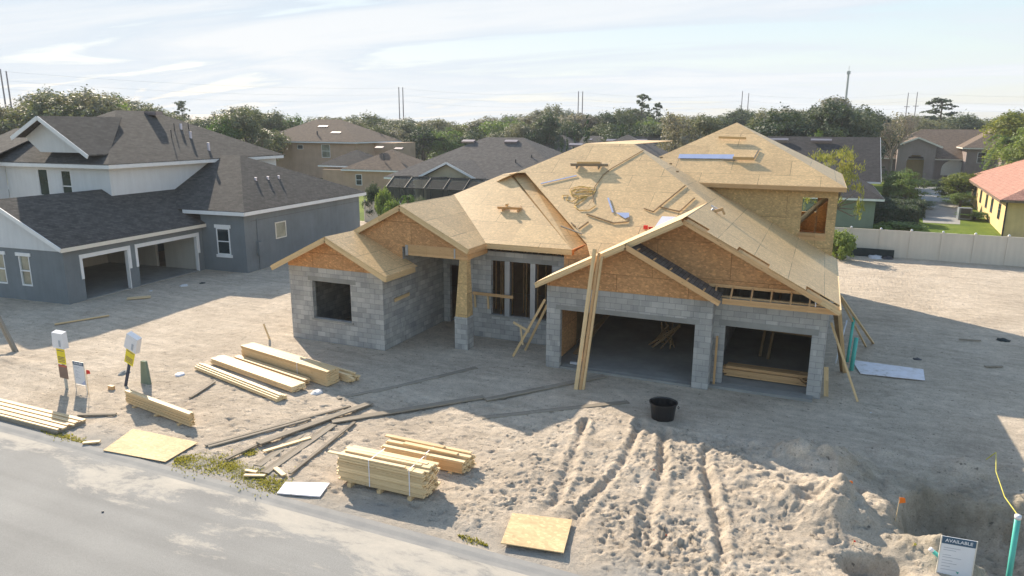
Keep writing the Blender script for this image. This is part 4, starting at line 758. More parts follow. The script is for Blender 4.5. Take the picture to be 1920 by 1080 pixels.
gp('tiny pale offcut on the grass edge', (-12.7,12.34), (-12.36,12.37), .09, 'lumber_pale'); gp('longer pale offcut lying along the grass edge', (-12.54,12.13), (-12.05,12.32), .09, 'lumber_pale'); gp('tilted pale offcut at the end of the straight plank', (-12.1,12.74), (-11.62,12.52), .12, 'lumber_pale')
gp('small wooden block on the kerb left of the chipboard sheet', (-17.95,11.75), (-17.6,12.0), .12, 'lumber'); gp('grey scrap in the shade near the grey house garage', (-30.1,19.2), (-29.3,21.2), .14, 'lumber'); gp('low pale scrap beside the grey house driveway', (-31.4,23.8), (-30.7,24.6), .5, 'lumber', h=.02); gp('thin stick on the sand right of the white sheet', (5.9,33.2), (6.7,33.4), .07); gp('dark stick on the far sand below the fence', (6.2,29.6), (6.8,29.9), .09)
def sheet(label, q, mat, h=.015, lift=.04, name='sheet', cat='board'):
    c = Vector((sum(p[0] for p in q)/4, sum(p[1] for p in q)/4, 0)); m = MB(tuple(c)); m.prism([(x, y, gh(x, y)+lift+h) for x, y in q], h); o = m.build(name, M[mat]); o.location = c; return tag(o, label, cat)
sheet('large pale chipboard sheet on the kerb at the left', [(-17.06,11.68),(-14.97,11.87),(-15.09,13.06),(-17.52,12.97)], 'osb_sheet', lift=.03, name='chipboard_sheet'); sheet('square chipboard sheet at the bottom centre by the road', [(-5.42,11.98),(-4.1,12.17),(-4.34,13.43),(-5.65,13.11)], 'osb_sheet', lift=.09, name='chipboard_sheet', h=.02)
sheet('scuffed white board lying beside the road', [(-11.2,11.79),(-10.16,12.07),(-10.34,12.68),(-11.37,12.28)], 'sheet_dirty', .03, .02, 'foam_board'); sheet('long dirty white sheet on the shaded sand right of the garage', [(1.95,26.85),(3.98,27.0),(4.07,28.28),(1.71,28.4)], 'sheet_dirty', .02, .03, 'foam_board')
b_ = board('pale stake standing left of the bedroom wall', 'stake', (-20.15,21.5,-.1), (-20.45,21.5,.62), .07, .04, 'lumber_pale', 'stake', None, (0,1,0))
board('weathered post leaning at the left edge of the shaded sand', 'post', (-27.7,16.1,-.1), (-28.9,16.3,1.25), .22, .10, 'lumber_grey', 'leaning_post', None, (0,1,0))
# tub
t = empty('plastic_tub', (-3.72,20.1,gh(-3.72,20.1)), 0, 'round black plastic tub on the shaded sand in front of the garage', 'tub')
prof = [(.33,0),(.34,.02),(.395,.5),(.425,.5),(.43,.53),(.40,.535),(.385,.50),(.33,.03),(0,.03)]; m = MB(); n = 28
for a, b in zip(prof[:-1], prof[1:]):
    for k in range(n):
        c0, s0, c1, s1 = cos(2*pi*k/n), sin(2*pi*k/n), cos(2*pi*(k+1)/n), sin(2*pi*(k+1)/n); q = [(a[0]*c0,a[0]*s0,a[1]),(a[0]*c1,a[0]*s1,a[1]),(b[0]*c1,b[0]*s1,b[1]),(b[0]*c0,b[0]*s0,b[1])]
        m.face(q if b[0] > 0 else q[:3])
m.build('tub_body', M['black_plastic'], t, True)
m = MB(); m.tube([(.43,-.06,.44),(.47,-.05,.40),(.47,.05,.40),(.43,.06,.44)], .012, 6); m.build('handle', M['black_plastic'], t)
# leaning braces
lp = empty('leaning_post', (-6.88,21.3,0), 0, 'tall triple board post leaning against the front garage gable', 'post')
for k, (dx, mt) in enumerate(((0,'lumber'),(.135,'lumber_orange'),(.225,'lumber'))):
    m = MB(); m.beam((dx,.04*k,-.05), (.20+dx,1.02+.04*k,4.62-.12*k), .13 if k == 0 else .08, .09, (0,1,0)); m.build('board', M[mt], lp)
board('long board propped against the garage corner, reaching the ground furthest out', 'brace', (-10.19,23.62,0), (-8.80,23.3,2.45), .09, .04, 'lumber', 'brace', 'braces left of the garage', (0,1,0)); board('second board propped at the garage corner, closer to the wall', 'brace', (-10.05,24.5,0), (-8.78,23.5,2.2), .09, .04, 'lumber', 'brace', 'braces left of the garage', (0,1,0))
board('short crossboard nailed over the propped boards', 'brace', (-10.6,24.6,1.05), (-9.8,24.3,.85), .09, .04, 'lumber_pale', 'brace', 'braces left of the garage', (0,1,0)); board('short strut under the crossboard of the props', 'brace', (-10.35,24.7,.95), (-10.15,24.5,.2), .07, .04, 'lumber_pale', 'brace', 'braces left of the garage', (0,1,0))
hb = empty('sawhorse_rail', (-11.5,25.3,0), 0, 'wooden rail on two short legs in front of the triple window', 'rail'); m = MB((-11.5,25.3,0)); m.beam((-12.75,25.32,1.88),(-10.95,25.36,1.86),.05,.12,(0,0,1)); m.build('rail', M['lumber_orange'], hb)
for x in (-12.7,-12.1): m = MB((-11.5,25.3,0)); m.beam((x,25.4,1.8),(x+.02,25.42,1.25),.08,.04,(0,1,0)); m.build('leg', M['lumber'], hb)
board('dark board standing upright at the right corner of the house', 'brace', (1.38,27.0,-.05), (.80,24.9,2.95), .16, .05, 'studs_dark', 'brace', 'braces right of the garage', (0,1,0)); board('pale board standing next to the dark upright one', 'brace', (1.45,26.9,-.05), (.93,24.7,2.95), .12, .05, 'lumber', 'brace', 'braces right of the garage', (0,1,0))
board('thin board sloping from the garage corner to the front sand', 'brace', (1.76,24.0,0), (.74,24.3,2.45), .07, .045, 'lumber', 'brace', 'braces right of the garage', (0,1,0)); board('long board sloping away from the right eave to the far sand', 'brace', (2.6,31.2,0), (.98,26.0,3.0), .09, .045, 'lumber', 'brace', 'braces right of the garage'); board('second shorter board under the long one sloping from the right eave', 'brace', (2.3,30.6,.0), (.96,26.4,2.9), .07, .04, 'lumber', 'brace', 'braces right of the garage')
board('short wide stake against the corner pier of the small garage', 'stake', (.83,24.1,-.05), (.74,24.25,.95), .14, .04, 'lumber', 'stake', None, (0,1,0)); board('narrow strip in the corner between the two garage piers', 'brace', (-2.70,23.55,-.05), (-2.70,23.6,1.75), .07, .07, 'lumber_orange', 'brace', None, (0,1,0))
board('short board stuck on the shaded bedroom side wall', 'board', (-14.98,22.9,1.87), (-14.98,24.0,1.9), .03, .14, 'lumber', 'wall_board')
def pipe(label, pts, r, mat, cat='pipe', name='pipe', cap=None):
    p0 = pts[0]; e = empty(name, p0, 0, label, cat); m = MB(p0); m.tube(pts, r, 10); m.build('pipe_body', M[mat], e, True)
    if cap:
        a = Vector(pts[-1]); d = (a-Vector(pts[-2])).normalized(); m = MB(p0); m.tube([a-d*cap, a+d*.02], (r if not isinstance(r, list) else r[-1])*1.12, 10); m.build('pipe_cap', M['white_plastic'], e, True)
    return e
pipe('thick teal drain pipe standing by the right side of the house', [(1.66,27.2,-.1),(1.72,27.4,1.2)], .075, 'teal_pipe'); pipe('thinner taller teal pipe behind the thick one', [(1.55,28.2,-.1),(1.62,28.4,1.75)], .055, 'teal_pipe')
pipe('thin white conduit near the right house corner', [(1.12,27.2,.2),(1.4,28.6,1.5)], .03, 'white_plastic', 'conduit'); 
pipe('tall pale green pipe with white cap at the lower right corner', [(4.16,15.2,-.7),(4.12,15.22,1.28)], .052, 'teal_pipe', cap=.06); pipe('short pale green pipe poking out left of the available sign', [(3.2,14.75,.08),(2.70,14.82,.42)], .04, 'teal_pipe', cap=.05)
e = empty('marker_string', (4.12,15.2,1.3), 0, 'yellow string running from the green pipe over the pit', 'string'); m = MB((4.12,15.2,1.3)); m.tube([(4.12,15.22,1.29),(4.2,16.6,1.0),(4.5,18.8,.6),(4.78,20.26,.5)], .009, 5); m.tube([(4.78,20.26,.5),(4.69,20.66,.1)], .012, 5); m.build('line', M['string_yellow'], e)
def flag(label, x, y, h, mat, fz=.1, name='marker_flag'):
    z = gh(x, y); e = empty(name, (x,y,z), .3, label, 'flag'); m = MB(); m.tube([(0,0,-.05),(.03,0,h)], .008, 5); m.build('stick', M['lumber_pale'], e); m = MB(); q_ = .02+fz*.9; m.hexa([(.02,-.004,h-fz),(q_,-.004,h-fz*.8),(q_,.004,h-fz*.8),(.02,.004,h-fz),(.02,-.004,h),(q_*.85,-.004,h-.02),(q_*.85,.004,h-.02),(.02,.004,h)]); m.build('flag_cloth', M[mat], e)
flag('bright orange marker flag on the rim of the pit', 1.28, 17.2, .12, 'flag_orange', .09); flag('orange ribbon on a leaning stake inside the pit', 2.25, 16.5, .6, 'flag_orange', .16); flag('small red flag in the churned sand nearest the garage', -3.21, 16.34, .07, 'flag_red', .05); flag('small red flag in the sand near the road', -2.37, 13.76, .07, 'flag_red', .05); flag('faint red flag at the dark hollow left of the pit', 1.32, 15.01, .12, 'flag_red', .06); flag('red flag on a thin stake right of the white lot sign', -21.0, 14.15, .95, 'flag_red', .16); flag('low yellow flag left of the green pipe stub', 2.44, 15.2, .08, 'string_yellow', .07)
# signs
def text(s, size, mat, parent, loc, rot=(pi/2,0,0), ext=.002, name='lettering'):
    c = bpy.data.curves.new(name, 'FONT'); c.body = s; c.size = size; c.align_x = 'CENTER'; c.align_y = 'CENTER'; c.extrude = ext; c.offset = size*.015; c.materials.append(M[mat]); o = bpy.data.objects.new(name, c); COL.objects.link(o); o.parent = parent; o.location = loc; o.rotation_euler = rot
    bpy.context.view_layer.update(); me = bpy.data.meshes.new_from_object(o.evaluated_get(bpy.context.evaluated_depsgraph_get())); n_ = bpy.data.objects.new(name, me); COL.objects.link(n_); n_.parent = parent; n_.location = loc; n_.rotation_euler = rot; bpy.data.objects.remove(o); return n_
def lot_sign(label, loc, rz, w_, h, z0, word='AVAILABLE', tri=False, tilt=0):
    e = empty('lot_sign', loc, rz, label, 'sign'); m = MB(); m.box(-w_/2,w_/2,-.006,.006,z0,z0+h); m.build('panel', M['sign_white'], e)
    m = MB(); m.box(-w_/2+.002,w_/2-.002,-.010,-.007,z0+h*.845,z0+h-.002); m.build('header', M['navy'], e); text(word, w_*.165, 'sign_white', e, (0,-.013,z0+h*.92))
    m = MB()
    for k, (yy, ww) in enumerate(((.76,.55),(.71,.42),(.60,.28),(.55,.62),(.48,.35),(.42,.5),(.35,.3),(.28,.55))): m.box(-w_*.42,-w_*.42+w_*ww*.9,-.0085,-.0065,z0+h*yy-.006,z0+h*yy+.006)
    m.build('small_print', M['ink_pale'], e)
    if tri: m = MB(); m.face([(.02,-.009,z0+.01),(w_/2-.01,-.009,z0+.01),(w_/2-.01,-.009,z0+.17)]); m.build('corner_logo', M['sheet_blue'], e)
    m = MB(); m.box(-w_/2-.02,-w_/2-.002,-.01,.01,-.12,z0+h); m.box(w_/2+.002,w_/2+.02,-.01,.01,-.12,z0+h); m.box(-w_/2,w_/2,.008,.018,z0-.05,z0-.03); m.build('stake_frame', M['fascia_cream'], e); return e
lot_sign('white sign headed AVAILABLE at the lower right corner by the pit', (3.13,14.72,-.25), radians(4), .58, .98, .10)
lot_sign('white sign with dark header beside the left permit post', (-21.68,14.4,gh(-21.68,14.4)), 0, .50, .78, .26, tri=True)
def permit(label, loc, lean, brown):
    e = empty('permit_post', (*loc, gh(*loc)), 0, label, 'sign'); e.rotation_euler = (0, lean, 0)
    m = MB(); m.box(-.045,.045,.01,.06,-.2,1.75); m.build('post', M['navy_post' if not brown else 'lamp_post'], e)
    m = MB(); m.hexa([(-.27,-.06,1.44),(.27,-.06,1.44),(.27,.12,1.44),(-.27,.12,1.44),(-.25,-.05,1.95),(.25,-.05,1.95),(.25,.12,2.0),(-.25,.12,2.0)]); b = m.build('document_box', M['white_plastic'], e); m = MB(); m.box(.06,.14,-.07,-.062,1.50,1.72); m.build('window', M['ink_pale'], b)
    m = MB(); m.box(-.2,.2,-.004,.008,.88,1.40); m.build('yellow_notice', M['sign_yellow'], e)
    m = MB()
    for z in (1.34,1.12,1.07,1.02,.96): m.box(-.16,.16,-.007,-.0045,z-.012,z+.012)
    m.build('printed_lines', M['sign_brown'], e)
    if brown:
        m = MB(); m.box(-.21,.21,-.004,.008,.38,.86); m.build('brown_notice', M['sign_brown'], e); m = MB(); m.box(-.2,.2,-.007,-.0045,.78,.85); m.build('red_header', M['sign_red'], e)
permit('upright permit post with white box, yellow notice and brown notice', (-22.4,14.35), 0, True); permit('leaning permit post with white box and yellow notice', (-20.88,15.35), radians(21), False)
m = MB((-20.5,15.7,0)); m.hexa([(-20.62,15.75,-.05),(-20.2,15.75,-.05),(-20.2,15.85,-.05),(-20.62,15.85,-.05),(-20.50,15.75,.8),(-20.3,15.75,.8),(-20.3,15.85,.8),(-20.50,15.85,.8)]); o = m.build('grey_panel', M['stucco_green']); o.location = (-20.5,15.7,0); tag(o, 'small tapered green grey utility marker behind the leaning permit post', 'marker')
m = MB((-20.95,15.0,0)); m.box(-21.1,-20.88,14.9,15.0,-.02,.12); o = m.build('cardboard_piece', M['lumber_orange']); o.location = (-20.95,15.0,0); tag(o, 'tan scrap at the foot of the leaning permit post', 'scrap')
def clod(label, x, y, r, mat, cat='debris', name='debris', sq=.45):
    m = MB((x,y,0)); z = gh(x,y); rr = random.Random(int(x*77+y*13)); P = []
    for i in range(5):
        for k in range(9):
            a = 2*pi*k/9; ph = pi/2*i/4; q = r*(1+rr.uniform(-.25,.25)); P.append((x+q*cos(a)*cos(ph), y+q*sin(a)*cos(ph), z-.02+q*sq*sin(ph)))
    m.v = P; m.f = [(i*9+k, i*9+(k+1)%9, (i+1)*9+(k+1)%9, (i+1)*9+k) for i in range(4) for k in range(9)]; o = m.build(name, M[mat], None, True); o.location = (x,y,0); tag(o, label, cat)
for lab, x, y, r, mt in (('grey stone slab piece between the two permit posts',-22.0,16.2,.22,'concrete'),('pale flat stone right of the leaning permit post',-20.1,16.9,.2,'sheet_white'),('dark plant clump on the far shaded sand',7.6,34.0,.26,'dark_fabric'),('dark lump above the white sheet',4.0,29.6,.16,'vent_dark'),('small white bag in front of the grey house garage',-31.3,27.2,.22,'bag_white'),('white scrap by the grey house garage pier',-31.9,25.6,.12,'bag_white'),('dark rag near the grey house',-30.9,28.1,.16,'dark_fabric'),('white bundle by the tan fence',3.9,53.0,.45,'bag_white'),('dark tarp heap by the tan fence',4.6,53.0,.4,'vent_dark'),('pale scrap on the shaded sand below the white sheet',2.1,23.2,.06,'bag_white'),('white stone near the porch column',-12.9,24.4,.16,'concrete'),('pale wrapping at the end of the middle bundle',-14.6,17.55,.22,'bag_white')): clod(lab, x, y, r, mt)
clod('tiny dark stone on the road', -14.33, 9.61, .03, 'vent_dark')
# lumber inside the small garage
bundle('pile of long boards inside the small right garage opening', (-2.45,24.45), (.1,24.45), 6, 7, .14, .045, 'lumber_orange', gap=.05, jit=.16, runners=False, z0=.07, ragged=(0,0,2,2,3,4,5,5))
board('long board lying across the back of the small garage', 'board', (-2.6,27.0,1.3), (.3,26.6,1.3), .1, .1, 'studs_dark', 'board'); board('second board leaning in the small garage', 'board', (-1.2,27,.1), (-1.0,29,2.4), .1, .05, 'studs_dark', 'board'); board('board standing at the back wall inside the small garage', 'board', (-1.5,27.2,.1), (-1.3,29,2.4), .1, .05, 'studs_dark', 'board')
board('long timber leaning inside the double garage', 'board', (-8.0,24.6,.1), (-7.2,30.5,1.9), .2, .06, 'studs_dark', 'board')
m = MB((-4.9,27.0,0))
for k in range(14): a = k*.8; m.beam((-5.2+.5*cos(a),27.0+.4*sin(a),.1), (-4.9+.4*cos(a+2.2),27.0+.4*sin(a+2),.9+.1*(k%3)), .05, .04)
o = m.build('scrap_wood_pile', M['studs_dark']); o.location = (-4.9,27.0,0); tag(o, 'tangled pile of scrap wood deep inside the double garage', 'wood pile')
m = MB((-7.7,23.6,0)); m.box(-7.85,-7.5,23.5,23.6,.06,.14); o = m.build('paper_scrap', M['bag_white']); o.location = (-7.7,23.6,0); tag(o, 'white scrap just inside the double garage', 'scrap')
# ---- things lying on the roof
zF = lambda y: 5.76+.52*(y-27.97); zC = lambda y: 4.05+.5*(y-25.05); zT = lambda y: 6.25+.52*(y-31.6)
UPF = (0,-.461,.887); UPR = (.461,0,.887)
def roofboard(label, a, b, w_, h, mat, lift=.03, name='roof_board', up=UPF, group=None): 
    q = .03+lift; return board(label, 'board', (a[0],a[1],a[2]+q), (b[0],b[1],b[2]+q), w_, h, mat, name, group, up)
roofboard('long grey toe board on brackets high on the main roof', (-10.2,29.94,zF(29.94)), (-8.5,29.98,zF(29.98)), .04, .12, 'lumber_grey', .14); roofboard('shorter yellow board lying on the grey toe board', (-9.9,29.92,zF(29.92)+.08), (-8.85,29.96,zF(29.96)+.08), .05, .10, 'lumber', .18)
for x in (-9.9,-8.9): roofboard('wood bracket under the %s end of the grey toe board' % ('left' if x < -9.5 else 'right'), (x,30.25,zF(30.25)), (x,29.85,zF(29.85)), .05, .10, 'lumber_grey', .06, 'roof_bracket')
roofboard('orange toe board on the left hip roof', (-12.45,27.12,zC(27.12)), (-11.35,27.15,zC(27.15)), .05, .12, 'lumber_orange', .12); roofboard('pale block on the orange toe board', (-12.1,27.2,zC(27.2)+.1), (-12.0,27.2,zC(27.2)+.1), .1, .12, 'lumber', .12)
for x in (-12.2,-11.5): roofboard('wood bracket under the %s end of the orange toe board' % ('left' if x < -12 else 'right'), (x,27.4,zC(27.4)), (x,27.05,zC(27.05)), .05, .08, 'lumber_orange', .05, 'roof_bracket')
roofboard('long thin blue metal strip on the main roof', (-11.11,28.7,zF(28.7)), (-9.72,29.37,zF(29.37)), .07, .02, 'sheet_blue', .01, 'metal_strip'); roofboard('short blue metal strip right of the rope coil', (-7.87,27.92,zF(27.92)), (-7.4,27.02,zF(27.02)), .07, .02, 'sheet_blue', .01, 'metal_strip')
roofboard('wide blue foam strip near the top of the upper roof', (-6.14,33.5,zT(33.5)), (-3.7,33.56,zT(33.56)), .38, .02, 'sheet_blue', .01, 'foam_strip')
roofboard('toe board near the peak of the upper roof', (-4.6,34.92,zT(34.92)), (-3.35,34.86,zT(34.86)), .04, .12, 'lumber', .14); roofboard('plywood offcut propped in the middle of the upper roof', (-3.7,33.25,zT(33.25)), (-2.8,33.25,zT(33.25)), .05, .16, 'lumber', .12); roofboard('dark stick by the plywood offcut on the upper roof', (-2.82,33.4,zT(33.4)), (-2.7,34.1,zT(34.1)), .05, .05, 'lumber_grey', .02); roofboard('thin pointed strip left of the plywood offcut', (-4.1,33.28,zT(33.28)), (-3.6,33.26,zT(33.26)), .04, .05, 'lumber_grey', .03)
def sh3(label, pts, mat, name): 
    c = pts[0]; m = MB(c); m.prism(pts, .012); o = m.build(name, M[mat]); o.location = c; tag(o, label, 'sheet')
sh3('small bluish triangular offcut in the middle of the main roof', [(-7.27,27.0,zF(27.0)+.05),(-6.81,26.68,zF(26.68)+.05),(-6.68,26.80,zF(26.80)+.05),(-6.76,27.04,zF(27.04)+.05)], 'sheet_blue', 'metal_offcut'); sh3('white triangular offcut beside the front gable ridge', [(-5.6,26.1,zF(26.1)+.05),(-4.9,26.93,zF(26.93)+.06),(-5.44,26.93,zF(26.93)+.05)], 'sheet_white', 'metal_offcut')
GR = 'dark sticks and battens on the main roof'
zn = lambda p: (p[0], p[1], zF(p[1]))
def stick(label, pts, r=.015, mat='studs_dark', zf=zF):
    P = [(x, y, zf(y)+.045) for x, y in pts]; m = MB(P[0])
    for a, b in zip(P[:-1], P[1:]): m.beam(a, b, r*2, .04, UPF)
    o = m.build('batten', M[mat]); o.location = P[0]; tag(o, label, 'batten', GR)
stick('long L shaped batten right of centre on the main roof', [(-6.25,27.35),(-5.84,27.19),(-4.98,28.95)]); stick('second L shaped batten nearest the right hip', [(-5.64,27.5),(-4.85,27.27),(-4.46,28.17)]); stick('bent batten below the rope coil', [(-8.42,26.83),(-7.19,26.38),(-6.66,26.5),(-6.68,26.75)], .022)
stick('short batten in the valley beside the left hip roof', [(-8.43,25.91),(-8.19,26.36)], .025); stick('tiny batten crossing the valley', [(-8.85,26.23),(-8.6,26.02)], .025); stick('split batten over the lower valley', [(-9.2,26.0),(-8.2,25.62)], .022, 'lumber_grey')
P = [(-7.33,31.43),(-8.37,29.95),(-8.57,29.51),(-8.67,28.66),(-8.6,28.15),(-8.39,27.63)]
m = MB((-8.4,29,6.3)); m.tube([(x,y,zF(y)+.03) for x,y in P], .017, 6); o = m.build('air_hose', M['studs_dark']); o.location = (-8.4,29,6.3); tag(o, 'dark air hose running down from the ridge of the main roof', 'hose')
m = MB((-9.1,28.2,5.9)); rr = random.Random(4)
for k in range(4):
    pts = []
    for q in range(25):
        a = 2*pi*q/24+k; rx = .52-.05*k+.09*sin(3*a+k*2); ry = .42-.09*k+.07*cos(2*a+k*2); x = -9.1+rx*cos(a); y_ = 28.25+ry*sin(a); pts.append((x, y_, zF(y_)+.03+.012*k))
    m.tube(pts, .012, 5, False)
for pts in ([(-9.75,27.75),(-9.85,27.95),(-9.6,28.0),(-9.6,27.7),(-9.3,27.6),(-9.05,27.95),(-8.85,28.0)], [(-9.15,27.45),(-9.1,27.75),(-8.8,27.95),(-8.78,27.85),(-8.95,27.55),(-9.1,27.3),(-8.8,27.05),(-8.4,27.1),(-8.23,27.4)], [(-9.4,28.2),(-9.0,28.35),(-8.6,28.3)]):
    m.tube([(x,y_,zF(y_)+.03) for x,y_ in pts], .015, 5, False)
o = m.build('rope_coil', M['rope_yellow'], None, True); o.location = (-9.1,28.2,5.9); tag(o, 'tangled yellow hose coil on the main roof', 'hose')
m = MB((-5.85,26.19,4.85)); m.box(-5.95,-5.8,26.1,26.2,4.85,4.99); m.box(-5.78,-5.62,26.2,26.25,4.86,4.93); o = m.build('red_tool', M['flag_red']); o.location = (-5.85,26.19,4.85); tag(o, 'small red tool at the edge of the front gable valley', 'tool')
e = empty('nail_gun', (-3.3,26.95,zR(-3.3)), .4, 'cream and tan nail gun resting on the right roof slope', 'tool'); m = MB(); m.beam((-.25,.1,.1),(.1,-.02,.22),.09,.11); m.beam((.05,-.05,.2),(.14,-.1,.02),.06,.07); m.build('tool_body', M['lumber_orange'], e); m = MB(); m.beam((-.32,.1,.02),(-.2,.12,.2),.05,.16); m.build('magazine', M['bag_white'], e); m = MB(); m.beam((.02,.3,.16),(-.2,.55,.28),.03,.05); m.build('hose_fitting', M['bag_white'], e)
for k, (x, y_) in enumerate(((-5.9,30.45),(-5.5,29.9),(-6.4,30.9))):
    m = MB((x,y_,zF(y_))); m.box(x-.05,x+.05,y_-.04,y_+.04,zF(y_),zF(y_)+.06); o = m.build('wood_scrap', M['studs_dark']); o.location = (x,y_,zF(y_)); tag(o, ('dark scrap near the right hip, uppermost but one','lowest dark scrap near the right hip','topmost dark scrap near the right hip')[k], 'scrap', 'dark scraps near the right hip')
# ---- far utilities and vehicles
def pole(label, x, y, h, r, arms=True):
    e = empty('utility_pole', (x,y,0), radians(23), label, 'pole'); m = MB(); m.tube([(0,0,-1),(0,0,h)], [r*.7,r*.42], 8); m.build('shaft', M['pole_wood'], e)
    if arms: m = MB(); m.box(-1.0,1.0,-.08,.08,h-5.0,h-4.8); m.build('crossarm', M['pole_wood'], e)
for k, (x, y, h, r) in enumerate(((-221.4,136.3,24,.42),(-222.4,138.5,23.6,.42),(-160.5,253.5,23.8,.42),(-160.2,256,23.8,.42),(-94.3,284.8,22.6,.42),(-93,286.3,22.6,.42),(-34.5,328.2,23.9,.38),(-32,329.4,23,.38),(26.1,298.9,21.1,.3),(29,299.6,21.3,.3))):
    pole(('left','right')[k%2]+' pole of the '+('first','second','third','fourth','last')[k//2]+' pair from the left above the trees', x, y, h, r, k > 7)
t = empty('cell_tower', (6.5,339.9,0), 0, 'tall pale monopole tower with a small antenna head above the trees', 'tower'); m = MB(); m.tube([(0,0,-1),(0,0,32)], [.65,.4], 10); m.build('mast', M['lamp_post'], t); m = MB(); m.box(-.7,.7,-.7,.7,30.6,31.8); m.tube([(0,0,31.8),(0,0,34)],.1,5); m.build('antenna', M['lamp_post'], t)
W3 = [(-222,137.4), (-160.3,254.7), (-93.6,285.5), (-33,328.8), (27.5,299.3), (140,300)]
for lab, dz in (('highest faint power line strung between the pole pairs', 0), ('middle faint power line strung between the pole pairs', 2.6), ('lowest faint power line strung between the pole pairs', 5.0)):
    m = MB((-93,285,20)); pts = []
    hs = [23.4, 23.4, 22.2, 22.4, 20.8, 20]
    for (a, b, ha, hb_) in zip(W3[:-1], W3[1:], hs[:-1], hs[1:]):
        for q in range(13): u = q/12; pts.append((a[0]+(b[0]-a[0])*u, a[1]+(b[1]-a[1])*u, (ha+(hb_-ha)*u)-dz-2.0*4*u*(1-u)*.8))
    m.tube(pts, .018, 4); o = m.build('power_line', M['wire']); o.location = (-93,285,20); tag(o, lab, 'power line')
for lab, x, y, h in (('taller street lamp with a white head behind the pool cage house', -111.8, 179.6, 9.3), ('shorter grey street lamp left of the tall one', -120, 174.8, 5.8)):
    e = empty('street_lamp', (x,y,0), radians(30), lab, 'street lamp'); m = MB(); m.tube([(0,0,-.2),(0,0,h)], [.16,.10], 8); m.build('lamp_pole', M['lamp_post'], e); m = MB(); m.tube([(0,0,h),(.5,0,h+.4)], .05, 6); m.box(.3,1.3,-.25,.25,h+.3,h+.6); m.build('lamp_head', M['trim_white'], e)
m = MB((-110.3,180.5,0)); m.box(-111,-109.9,180.2,181,0,1.5); o = m.build('utility_cabinet', M['lamp_post']); o.location = (-110.3,180.5,0); tag(o, 'grey utility cabinet at the foot of the tall street lamp', 'cabinet')
def truck(loc, rz, label, mat):
    e = empty('pickup_truck', loc, rz, label, 'pickup'); m = MB(); P = [(-2.9,.55),(-2.95,1.05),(-1.0,1.15),(-.75,1.2),(-.35,1.85),(.9,1.85),(1.45,1.25),(2.7,1.1),(2.85,.85),(2.85,.5)]
    for s_ in (-1, 1): m.face([(x, s_*.95, z) for x, z in (P if s_ < 0 else P[::-1])][::-1])
    for a, b in zip(P, P[1:]+P[:1]): m.face([(a[0],-.95,a[1]),(b[0],-.95,b[1]),(b[0],.95,b[1]),(a[0],.95,a[1])])
    b = m.build('body', M[mat], e); m = MB(); m.box(-.35,.2,-.965,.965,1.28,1.72); m.box(.3,.95,-.965,.965,1.28,1.72); m.face([(.98,-.85,1.84),(1.48,-.85,1.28),(1.48,.85,1.28),(.98,.85,1.84)]); m.build('side_window', M['glass'], e)
    for x in (-1.8, 1.8):
        for y_ in (-.9, .9): m = MB(); m.tube([(x,y_-.12,.38),(x,y_+.12,.38)], .38, 14); m.build('wheel', M['tyre'], e)
truck((-113.5,189.5,0), radians(150), 'white pickup parked on the street beyond the grey roof', 'car_white')
truck((-91,57,0), radians(40), 'white and blue vehicle at the left edge behind the white house', 'car_white')
# ac unit
e = empty('air_conditioner', (13.1,80.2,0), 0, 'grey air conditioner unit beside the yellow house', 'air conditioner'); m = MB(); m.box(-.55,.55,-.55,.55,0,1.1); m.build('casing', M['stucco_grey'], e); m = MB(); m.box(-.4,.4,-.56,-.552,.15,1.1); m.build('grille', M['vent_dark'], e)
# ------------------------------------------------------------------ vegetation
def leafmesh(name, P, N, size, mat, rg, aspect=.7, droop=0):
    n = len(P); N = N/np.linalg.norm(N, axis=1)[:, None]; R = rg.normal(size=(n, 3)); T = np.cross(N, R); T /= np.linalg.norm(T, axis=1)[:, None]; B = np.cross(N, T)
    if droop: T = T*(1-droop) + np.array([0, 0, -1])*droop; T /= np.linalg.norm(T, axis=1)[:, None]; B = np.cross(N, T)
    s = size*(.55+.9*rg.random(n))[:, None]; a = T*s*.5; b = B*s*.5*aspect
    V = np.stack([P-a, P-b*.9+a*.1, P+a, P+b*.9-a*.1], 1).reshape(-1, 3); F = np.arange(4*n)
    me = bpy.data.meshes.new(name); me.vertices.add(4*n); me.vertices.foreach_set('co', V.ravel()); me.loops.add(4*n); me.loops.foreach_set('vertex_index', F)
    me.polygons.add(n); me.polygons.foreach_set('loop_start', np.arange(n)*4); me.polygons.foreach_set('loop_total', np.full(n, 4)); me.update(); me.materials.append(mat); return me
def crown_pts(rg, lobes, n, shell=.55):
    """lobes: (centre, radii) ; leaf clumps gathered into tufts so light and gaps show through"""
    w_ = np.array([r[0]*r[1]+r[0]*r[2] for c, r in lobes]); w_ = w_/w_.sum(); P = []; N = []
    for (c, r), q in zip(lobes, w_):
        k = max(8, int(n*q)); nt = max(5, k//22); d = rg.normal(size=(nt, 3)); d /= np.linalg.norm(d, axis=1)[:, None]; d[:, 2] = np.abs(d[:, 2])*rg.choice([1, 1, 1, -1], nt)*np.where(rg.random(nt) < .8, 1, 1)
        tc_ = d*(shell+(1-shell)*rg.random((nt, 1)))*np.array(r); idx = rg.integers(0, nt, k); off = rg.normal(size=(k, 3))*np.array(r)*.14
        p = tc_[idx]+off; P.append(p+np.array(c)); nn = d[idx]+rg.normal(size=(k, 3))*.55+np.array([0, 0, .25]); N.append(nn)
    return np.concatenate(P), np.concatenate(N)
